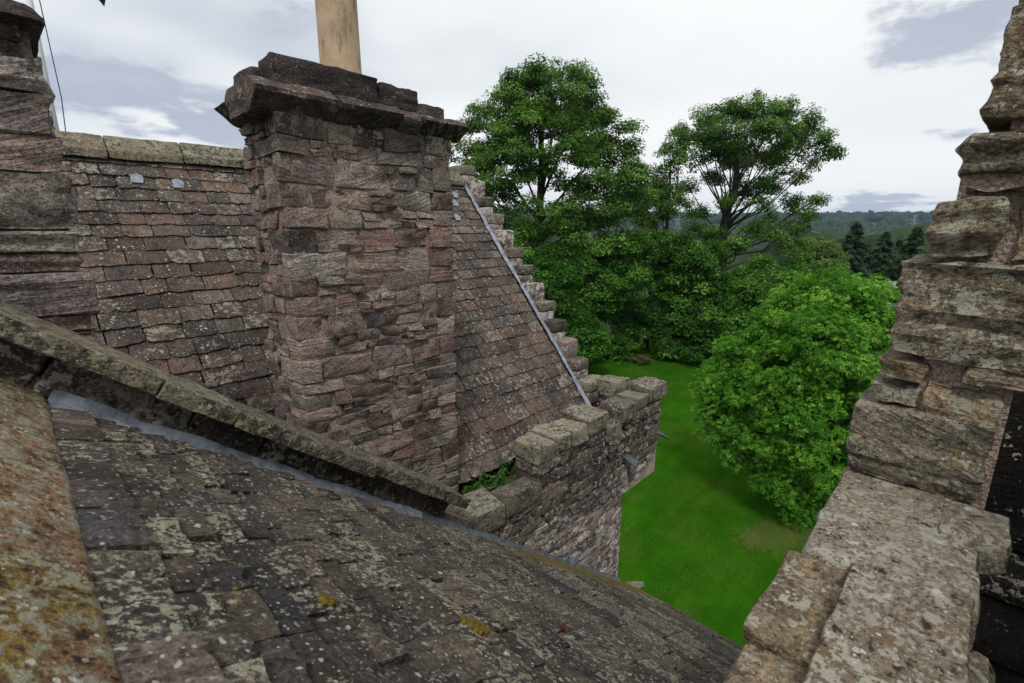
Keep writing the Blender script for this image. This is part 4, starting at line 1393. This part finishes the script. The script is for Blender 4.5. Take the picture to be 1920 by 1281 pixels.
# open-crowned sycamore on the right
L2 = pxlobes([(1375, 205, 34, 22, 0), (1420, 200, 34, 20, 2), (1330, 222, 32, 24, 0), (1465, 212, 36, 22, 1), (1512, 228, 32, 24, 0), (1545, 258, 24, 24, 0), (1560, 282, 12, 12, 0), (1440, 250, 40, 22, -5), (1385, 255, 38, 22, -4),
              (1305, 255, 26, 22, 1), (1340, 285, 30, 20, -2), (1275, 243, 17, 15, 0), (1495, 275, 34, 22, 1), (1530, 300, 24, 18, 0), (1460, 300, 30, 18, -3), (1400, 305, 30, 18, 3), (1300, 300, 20, 16, 2), (1425, 335, 28, 16, -3),
              (1490, 330, 26, 16, 2), (1345, 335, 22, 16, 2), (1510, 385, 26, 18, 0), (1538, 372, 16, 11, 0), (1480, 375, 22, 16, 2), (1500, 420, 26, 18, 0), (1470, 450, 26, 20, 0), (1515, 400, 20, 14, -3), (1290, 350, 22, 17, 0), (1310, 390, 24, 18, -1),
              (1345, 420, 22, 15, -5), (1410, 425, 26, 18, -6), (1300, 430, 24, 18, -4), (1440, 400, 18, 13, 3), (1400, 355, 34, 20, 1), (1365, 375, 24, 16, -2), (1450, 350, 28, 18, 4), (1380, 290, 40, 22, 4), (1440, 290, 40, 22, 5), (1470, 250, 36, 22, -5), (1340, 255, 34, 22, -5), (1335, 445, 26, 18, -3), (1380, 455, 26, 16, -6), (1445, 435, 26, 18, -2), (1495, 465, 28, 18, -2), (1430, 375, 22, 15, -4)], 74)
tree('sycamore_tree', 'open-crowned sycamore with spreading bare limbs against the right-hand sky', 'tree', foot(1352, 74), up(1385, 280, 74), 0.72, L2, 'leaf_dark', 12, 600, 125, 1.15, 0.29, twigs=360, shell=0.02, flat=0.6)
L2b = pxlobes([(1262, 290, 24, 24, 0), (1245, 330, 28, 26, 0), (1275, 262, 20, 20, 0), (1255, 380, 34, 30, 0), (1230, 360, 26, 28, 0), (1215, 400, 30, 30, 0)], 66)
tree('slender_tree', 'slender thin-leaved tree standing between the two tall sycamores', 'tree', foot(1255, 66), up(1258, 300, 66), 0.26, L2b, 'leaf_dark', 13, 190, 90, 0.9, 0.27, twigs=90, shell=0.4)

# lower trees closing off the lawn
GRP = 'trees along the far edge of the lawn'
mids = [
    (1000, 50, (945, 1090, 455, 660), 26, 'leafy green tree hugging the stepped gable under the tall sycamore', 1),
    (1125, 54, (1070, 1180, 430, 640), 25, 'dark rounded tree left of the picnic table', 2),
    (1225, 58, (1175, 1290, 425, 632), 26, 'dense dark tree directly behind the picnic table', 3),
    (1325, 57, (1275, 1375, 465, 638), 24, 'dense tree with pale leaf tips between picnic table and round ash', 4),
    (1425, 60, (1370, 1480, 482, 600), 18, 'broad dark tree below the open-crowned sycamore', 5),
    (1510, 64, (1465, 1560, 512, 590), 14, 'low dark tree beneath the lime-green one', 6),
]
for (x, D, (xa, xb, ya, yb), nl, lab, k) in mids:
    q = random.Random(200 + k)
    Lb = []
    while len(Lb) < nl:                      # uneven bosses of foliage, the lower ones nearer
        t = (len(Lb) + 0.5) / nl
        cx = (xa + xb) / 2 + (q.random() - 0.5) * (xb - xa) * (0.55 + 0.6 * min(1, t * 2.2))
        cy = ya + (yb - ya) * t + q.uniform(-14, 14)
        r_ = q.uniform(22, 40)
        Lb.append((cx, cy + r_ * 0.5, r_, r_ * q.uniform(0.65, 0.9), (-6.5 if k in (1, 5, 6) else -2.5) * t + q.uniform(-2.0, 2.0)))
    tree('broadleaf_tree', lab, 'tree', foot(x, D), up(x, ya + 30, D), 0.3, pxlobes(Lb, D), 'leaf_mid', 30 + k, 260, 190, 1.25, 0.31, twigs=25, group=GRP, shell=0.72, minz=0.3, flat=0.5, up=0.85)

# round ash on the lawn: sprays of drooping leaflets
L3 = pxlobes([(1560, 560, 60, 50, 0.5), (1500, 585, 52, 48, 0.8), (1620, 575, 55, 45, 1.5), (1450, 625, 50, 45, 0), (1535, 630, 62, 50, -1.8), (1625, 640, 60, 55, 0), (1395, 665, 48, 42, 0.4), (1470, 690, 58, 50, -1.6), (1570, 705, 64, 55, -2.2),
              (1650, 720, 55, 60, -0.5), (1350, 715, 44, 42, 0.3), (1415, 735, 52, 46, -1.2), (1500, 770, 60, 52, -2.4), (1600, 790, 62, 56, -1.8), (1360, 785, 48, 44, -0.4), (1440, 815, 54, 48, -1.6), (1540, 845, 58, 50, -2.4), (1640, 850, 60, 60, -0.8),
              (1400, 850, 44, 38, -0.8), (1480, 885, 50, 44, -1.9), (1580, 905, 55, 50, -1.4), (1500, 945, 40, 34, -1.7)], 27)
root = thing('ash_tree', foot(1500, 27), 'big round bright green ash tree standing on the lawn', 'tree')
pos, P, Nn, tint = crown(L3, 980, 42, 0.66, 0.3, 41, flat=0.6, shell=0.66, up=0.7, minz=0.5)
r = np.random.default_rng(5)
rep = 8
ang = np.tile(np.linspace(-2.3, 2.3, rep), len(P)) + r.normal(0, 0.15, len(P) * rep)
T0 = r.normal(size=P.shape)
T0 -= Nn * np.sum(T0 * Nn, 1, keepdims=True)
T0 /= np.linalg.norm(T0, axis=1, keepdims=True)
B0 = np.cross(Nn, T0)
ii = np.repeat(np.arange(len(P)), rep)
dv = T0[ii] * np.cos(ang)[:, None] + B0[ii] * np.sin(ang)[:, None]
P2 = P[ii] + dv * 0.085 * r.uniform(0.7, 1.3, (len(ii), 1)) + T0[ii] * 0.03
N2 = Nn[ii] * 0.9 + r.normal(0, 0.22, (len(ii), 3)) + dv * 0.25
N2 /= np.linalg.norm(N2, axis=1, keepdims=True)
A = limbs(foot(1500, 27), up(1510, 640, 27), 0.28, pos, random.Random(3), L3, 120)
obj('trunk', A.mesh('trunk', True), M['bark'], root)
obj('crown', leaf_mesh('crown', P2, N2, 0.135, tint[ii] + r.normal(0, 0.1, len(ii)), 2.6, 8, droop=dv * 1.6), M['leaf_bright'], root)

# mid distance trees
Lm = pxlobes([(1528, 466, 27, 19, 0), (1505, 482, 22, 18, -1), (1552, 484, 24, 18, -1), (1528, 492, 34, 18, -2), (1500, 505, 25, 16, -2), (1560, 505, 25, 16, -2)], 88)
tree('rounded_tree', 'lime-green rounded tree left of the dark conifers', 'tree', foot(1528, 88), up(1528, 470, 88), 0.3, Lm, 'leaf_lime', 51, 170, 110, 1.0, 0.32, twigs=10)


def conifer(x, ytop, D, rad, seed, label):
    b = Vector(foot(x, D))
    top = sight(x, ytop, D)
    hgt_ = top.z - b.z
    root = thing('conifer_tree', b, label, 'tree', 'dark conifers beyond the lawn')
    obj('trunk', mesh_from('trunk', *tube([b, b.lerp(top, 0.5), top], [0.35, 0.22, 0.04], 7)), M['bark'], root)
    r = np.random.default_rng(seed)
    Ps, Ns, Ts = [], [], []
    for k in range(230):
        t = (k + r.random()) / 230
        t = 0.12 + 0.88 * t
        ra = rad * (1 - t) ** 0.75 * r.uniform(0.55, 1.1) + 0.15
        a = r.uniform(0, 2 * math.pi)
        n = 60
        s = r.random(n) ** 0.7
        px_ = np.stack([b.x + np.cos(a) * ra * s + r.normal(0, 0.16, n), b.y + np.sin(a) * ra * s + r.normal(0, 0.16, n), b.z + hgt_ * t - 0.28 * ra * s ** 2 + r.normal(0, 0.10, n)], 1)
        Ps.append(px_)
        Ns.append(np.stack([np.cos(a) * 0.4 + r.normal(0, 0.4, n), np.sin(a) * 0.4 + r.normal(0, 0.4, n), 0.8 + r.normal(0, 0.3, n)], 1))
        Ts.append(np.full(n, r.uniform(0.1, 0.9)) + r.normal(0, 0.15, n))
    P, N, T = np.concatenate(Ps), np.concatenate(Ns), np.concatenate(Ts)
    N /= np.linalg.norm(N, axis=1, keepdims=True)
    obj('crown', leaf_mesh('crown', P, N, 0.5, T, 2.2, seed), M['leaf_conifer'], root)


conifer(1606, 418, 112, 5.2, 61, 'tall pointed dark conifer beside the lime-green tree')
conifer(1664, 436, 122, 5.0, 62, 'mid-sized dark conifer, second from the lime-green tree')
conifer(1722, 428, 106, 5.4, 63, 'broad dark conifer close to the right-hand merlon')
conifer(1693, 452, 132, 4.4, 64, 'small dark conifer peeking between two larger conifers')
conifer(1636, 460, 130, 4.4, 65, 'short dark conifer filling the gap right of the tallest')

# white-walled cottage glimpsed over the ash
hp = sight(1632, 534, 66)
cot = thing('cottage', (hp.x, hp.y, 0), 'pale cottage with a grey roof glimpsed over the ash tree', 'house')
Rz = Matrix.Rotation(YAW - 0.7, 4, 'Z')
Tm = Matrix.Translation((hp.x, hp.y, 0)) @ Rz
obj('wall', box_mesh('wall', -1.9, 1.9, -2.0, 2.0, 0, hp.z - 1.0), M['wallwhite'], cot, Tm)
zt = hp.z
obj('roof', mesh_from('roof', [(-2.1, -2.2, zt - 1.1), (2.1, -2.2, zt - 1.1), (2.1, 2.2, zt - 1.1), (-2.1, 2.2, zt - 1.1), (0, -2.2, zt + 0.5), (0, 2.2, zt + 0.5)], [(0, 4, 5, 3), (1, 2, 5, 4), (0, 1, 4), (3, 5, 2), (0, 3, 2, 1)], False), M['housegrey'], cot, Tm)
for yy in (-1, 1):
    obj('window', box_mesh('window', -1.96, -1.89, yy - 0.4, yy + 0.4, zt - 2.6, zt - 1.5), M['glass'], cot, Tm)

# distant woodland: masses that nobody could count
def lumps(seed, n, Rlo, Rhi, az0, az1, slo, shi, accept=None):
    r = random.Random(seed)
    t_ = (1 + 5 ** 0.5) / 2
    iv = np.array([(-1, t_, 0), (1, t_, 0), (-1, -t_, 0), (1, -t_, 0), (0, -1, t_), (0, 1, t_), (0, -1, -t_), (0, 1, -t_), (t_, 0, -1), (t_, 0, 1), (-t_, 0, -1), (-t_, 0, 1)], float)
    iv /= np.linalg.norm(iv[0])
    fi = [(0, 11, 5), (0, 5, 1), (0, 1, 7), (0, 7, 10), (0, 10, 11), (1, 5, 9), (5, 11, 4), (11, 10, 2), (10, 7, 6), (7, 1, 8), (3, 9, 4), (3, 4, 2), (3, 2, 6), (3, 6, 8), (3, 8, 9), (4, 9, 5), (2, 4, 11), (6, 2, 10), (8, 6, 7), (9, 8, 1)]
    vs_, fs = [tuple(x) for x in iv], []
    mid = {}

    def mp(a, b):
        k = (min(a, b), max(a, b))
        if k not in mid:
            m = (np.array(vs_[a]) + np.array(vs_[b])) / 2
            vs_.append(tuple(m / np.linalg.norm(m)))
            mid[k] = len(vs_) - 1
        return mid[k]
    for (a, b, c) in fi:
        x, y, z = mp(a, b), mp(b, c), mp(c, a)
        fs += [(a, x, z), (b, y, x), (c, z, y), (x, y, z)]
    iv = np.array(vs_)
    fa = np.array(fs)
    rg = np.random.default_rng(seed)
    V, Fa, T = [], [], []
    k = 0
    while k < n:
        R = Rlo + (Rhi - Rlo) * r.random() ** 0.8
        az = r.uniform(az0, az1)
        if accept and not accept(R, az):
            k += 1
            continue
        p = polar(R, az)
        s = r.uniform(slo, shi) * (1 + R / 6000)
        vv = iv * (1 + rg.normal(0, 0.16, (len(iv), 1))) * np.array([s, s, s * r.uniform(0.9, 1.3)]) + np.array(p) + np.array([0, 0, s * 0.75])
        Fa.append(fa + len(V) * len(iv))
        V.append(vv)
        T.append(np.clip(rg.normal(0, 0.08, len(iv)) + r.uniform(0.1, 0.9), 0, 1))
        k += 1
    V = np.concatenate(V)
    Fa = np.concatenate(Fa)
    me = bpy.data.meshes.new('woodland')
    me.vertices.add(len(V))
    me.vertices.foreach_set('co', V.astype(np.float32).ravel())
    me.loops.add(3 * len(Fa))
    me.loops.foreach_set('vertex_index', Fa.astype(np.int32).ravel())
    me.polygons.add(len(Fa))
    me.polygons.foreach_set('loop_start', np.arange(0, 3 * len(Fa), 3, dtype=np.int32))
    me.polygons.foreach_set('loop_total', np.full(len(Fa), 3, np.int32))
    at = me.attributes.new('tint', 'FLOAT', 'POINT')
    at.data.foreach_set('value', np.concatenate(T).astype(np.float32))
    me.update(calc_edges=True)
    return me


fd = sight(1556, 424, 1330)


def not_field(R, az):
    p = polar(R, az)
    return math.hypot(p.x - fd.x, p.y - fd.y) > 62


wd = obj('woodland', lumps(3, 6000, 140, 1500, -0.05, 0.8, 4.0, 7.5, not_field), M['wood'])
wd3 = obj('woodland', lumps(6, 4600, 130, 1000, 0.15, 0.8, 4.0, 6.5, not_field), M['wood'])
tag(wd3, 'dark treetops on the low ground behind the conifers', 'woodland', kind='stuff')
tag(wd, 'wooded valley of rounded treetops between the lawn and the hills', 'woodland', kind='stuff')
wd2 = obj('woodland', lumps(4, 7000, 1500, 3900, -0.05, 0.8, 7, 11, lambda R, az: noise.noise(Vector((az * 14, R / 260, 3))) > -0.28), M['wood'])
tag(wd2, 'blue hazy woods covering the far hills', 'woodland', kind='stuff')
fdt = polar(1130, 0.604)
# lone tree in the far field
p0 = sight(1542, 426, 1250)
az_ = YAW - math.atan2(p0.y, p0.x)
pb = polar(1250, az_)
tree('field_tree', 'lone round tree standing in the pale far field', 'tree', tuple(pb), (pb.x, pb.y, pb.z + 8), 0.5, [((pb.x, pb.y, pb.z + 9), 9, 9, 8), ((pb.x + 3, pb.y - 4, pb.z + 7), 7, 7, 6)], 'leaf_dark', 71, 60, 40, 3.0, 2.2, twigs=0)


def pylon(x, ytop, D, hgt_, label):
    top = sight(x, ytop, D)
    b = Vector((top.x, top.y, top.z - hgt_))
    root = thing('electricity_pylon', b, label, 'pylon', 'electricity pylons')
    A = Acc()
    W = hgt_ * 0.11
    nl = 7
    wid = lambda t: W * (1 - t) ** 1.1 + 0.5
    th = 0.16 * D / 900 * 1.0
    side = Vector((math.sin(YAW), -math.cos(YAW), 0))
    fwd = Vector((math.cos(YAW), math.sin(YAW), 0))
    c = lambda t, a, e_: b + Vector((0, 0, hgt_ * t)) + side * wid(t) * a + fwd * wid(t) * e_
    for a in (-1, 1):
        for e_ in (-1, 1):
            A.add(tube([c(0, a, e_), c(0.5, a, e_), c(1, a, e_)], [th] * 3, 4))
    for i in range(nl):
        t0, t1 = i / nl, (i + 1) / nl
        for e_ in (-1, 1):
            A.add(tube([c(t0, -1, e_), c(t1, 1, e_)], [th * 0.7] * 2, 4))
            A.add(tube([c(t0, 1, e_), c(t1, -1, e_)], [th * 0.7] * 2, 4))
    obj('lattice', A.mesh('lattice'), M['steel'], root)
    for t in (0.68, 0.82, 0.95):
        arm = Acc()
        ln = hgt_ * (0.17 if t < 0.9 else 0.12)
        z0 = b + Vector((0, 0, hgt_ * t))
        for sg in (-1, 1):
            arm.add(tube([z0, z0 + side * ln * sg], [th * 0.9, th * 0.5], 4))
            arm.add(tube([z0 + Vector((0, 0, hgt_ * 0.035)), z0 + side * ln * sg], [th * 0.7, th * 0.4], 4))
        obj('crossarm', arm.mesh('crossarm'), M['steel'], root)


pylon(1272, 402, 620, 36, 'lattice pylon glimpsed in the gap between the two tall sycamores')
pylon(1716, 403, 1250, 52, 'tiny lattice pylon on the skyline beside the right-hand merlon')

# picnic table on the far lawn
tp = Vector((44.84, 24.05, 0.03))
pt_ = thing('picnic_table', tp, 'small dark wooden picnic table at the shaded edge of the lawn', 'table')
Rt = Matrix.Translation(tp) @ Matrix.Rotation(YAW - 1.25, 4, 'Z')


def tpart(name, c, d, m=None):
    A = Acc()
    A.box(c, d, m)
    obj(name, A.mesh(name), M['timber'], pt_, Rt)


for k in range(5):
    tpart('plank', (-0.30 + 0.15 * k, 0, 0.75), (0.135, 1.85, 0.045))
for s in (-1, 1):
    for k in (0, 1):
        tpart('bench_plank', (s * (0.64 + 0.145 * k), 0, 0.45), (0.13, 1.85, 0.045))
for yy in (-0.65, 0.65):
    tpart('crossbeam', (0, yy, 0.40), (1.55, 0.06, 0.09))
    tpart('crossbeam', (0, yy, 0.69), (0.75, 0.06, 0.08))
    for s in (-1, 1):
        tpart('leg', (s * 0.46, yy + 0.06, 0.36), (0.09, 0.05, 0.82), Matrix.Rotation(-s * 0.5, 3, 'Y'))

# ------------------------------------------------------------------ small growth on the stone
def weed(x, y, h_, n, seed, label):
    b = Vector((x, y, Z(-2.86)))
    root = thing('leafy_weed', b, label, 'plant', 'weeds in the parapet gutter')
    q = random.Random(seed)
    A = Acc()
    Ps, Ns, dr = [], [], []
    for k in range(n):
        a = q.uniform(0, 6.28)
        tip_ = b + Vector((math.cos(a) * h_ * 0.7, math.sin(a) * h_ * 0.5, h_ * q.uniform(0.5, 1.0)))
        mid_ = b.lerp(tip_, 0.5) + Vector((0, 0, h_ * 0.16))
        A.add(tube([b, mid_, tip_], [0.005, 0.004, 0.002], 4))
        for j in range(7):
            t = 0.25 + 0.75 * j / 6
            p = b.lerp(mid_, t * 2) if t < 0.5 else mid_.lerp(tip_, t * 2 - 1)
            for s in (-1, 1):
                sd_ = Vector((-math.sin(a) * s, math.cos(a) * s, 0.1))
                Ps.append(p + sd_ * 0.03)
                dr.append(sd_)
                Ns.append(Vector((q.gauss(0, 0.3), q.gauss(0, 0.3), 1)).normalized())
    obj('stem', A.mesh('stem'), M['leaf_weed'], root)
    P = np.array([tuple(p) for p in Ps])
    obj('leaves', leaf_mesh('leaves', P, np.array([tuple(p) for p in Ns]), 0.062, np.random.default_rng(seed).uniform(0.0, 1, len(P)), 2.4, seed, droop=np.array([tuple(p) for p in dr]) * 1.5), M['leaf_weed'], root)


weed(3.04, 3.60, 0.24, 9, 1, 'low leafy weed pressed against the chimney foot')
weed(3.22, 3.48, 0.22, 10, 2, 'spreading weed in the gutter right of the chimney foot')
weed(3.45, 3.56, 0.28, 8, 3, 'taller weed in the middle of the parapet gutter')
weed(3.72, 3.64, 0.26, 7, 4, 'upright weed under the eave farthest from the chimney')
weed(3.34, 3.34, 0.16, 8, 5, 'small weed close behind the low parapet stone')
weed(3.05, 3.36, 0.16, 7, 6, 'tiny weed beside the low end of the parapet')


def moss(name, x, y, sx_, sy_, n, mat, seed, label):
    q = random.Random(seed)
    z_ = Z(-0.70 - SLP * x)
    base = Vector((x, y, z_)) + Nn_ * 0.03
    A = Acc()
    for k in range(n):
        u, v_ = q.gauss(0, 0.45), q.gauss(0, 0.45)
        if abs(u) > 1 or abs(v_) > 1 - 0.6 * max(0, u):
            continue
        c = base + Dn_ * u * sx_ + Cn_ * v_ * sy_
        s = q.uniform(0.005, 0.011)
        vv, fc = block_data(s * 2, s * 2, s * 2, r=s * 0.8, amp=0.0, seed=seed * 50 + k, n=(2, 2, 2), jit=0.2)
        A.add(([p + c for p in vv], fc))
    o = obj(name, A.mesh(name, True), M[mat])
    tag(o, label, 'moss')


moss('moss_tuft', 0.95, 1.12, 0.075, 0.05, 260, 'moss', 1, 'golden wedge of moss growing on the near slates')
moss('moss_tuft', 0.45, 1.18, 0.03, 0.02, 60, 'moss', 2, 'small golden moss pocket beside a slate corner nearer the ridge')
moss('moss_tuft', 1.57, 1.20, 0.022, 0.02, 60, 'rust', 3, 'small red-brown moss button on the near slates')

# ------------------------------------------------------------------ air between here and the hills
hz = bpy.data.materials.new('haze_air')
hz.use_nodes = True
hz.node_tree.nodes.clear()
ht = NT(hz.node_tree)
pv_ = ht.new('ShaderNodeVolumePrincipled')
pv_.inputs['Color'].default_value = (0.48, 0.66, 0.98, 1)
pv_.inputs['Density'].default_value = 0.00008
pv_.inputs['Anisotropy'].default_value = 0.1
ht.l.new(pv_.outputs[0], ht.new('ShaderNodeOutputMaterial').inputs['Volume'])
hb = obj('haze', box_mesh('haze', -9500, 9500, -9500, 9500, -12, 190), hz)
tag(hb, 'pale blue haze lying over the distant hills', 'haze', kind='stuff')
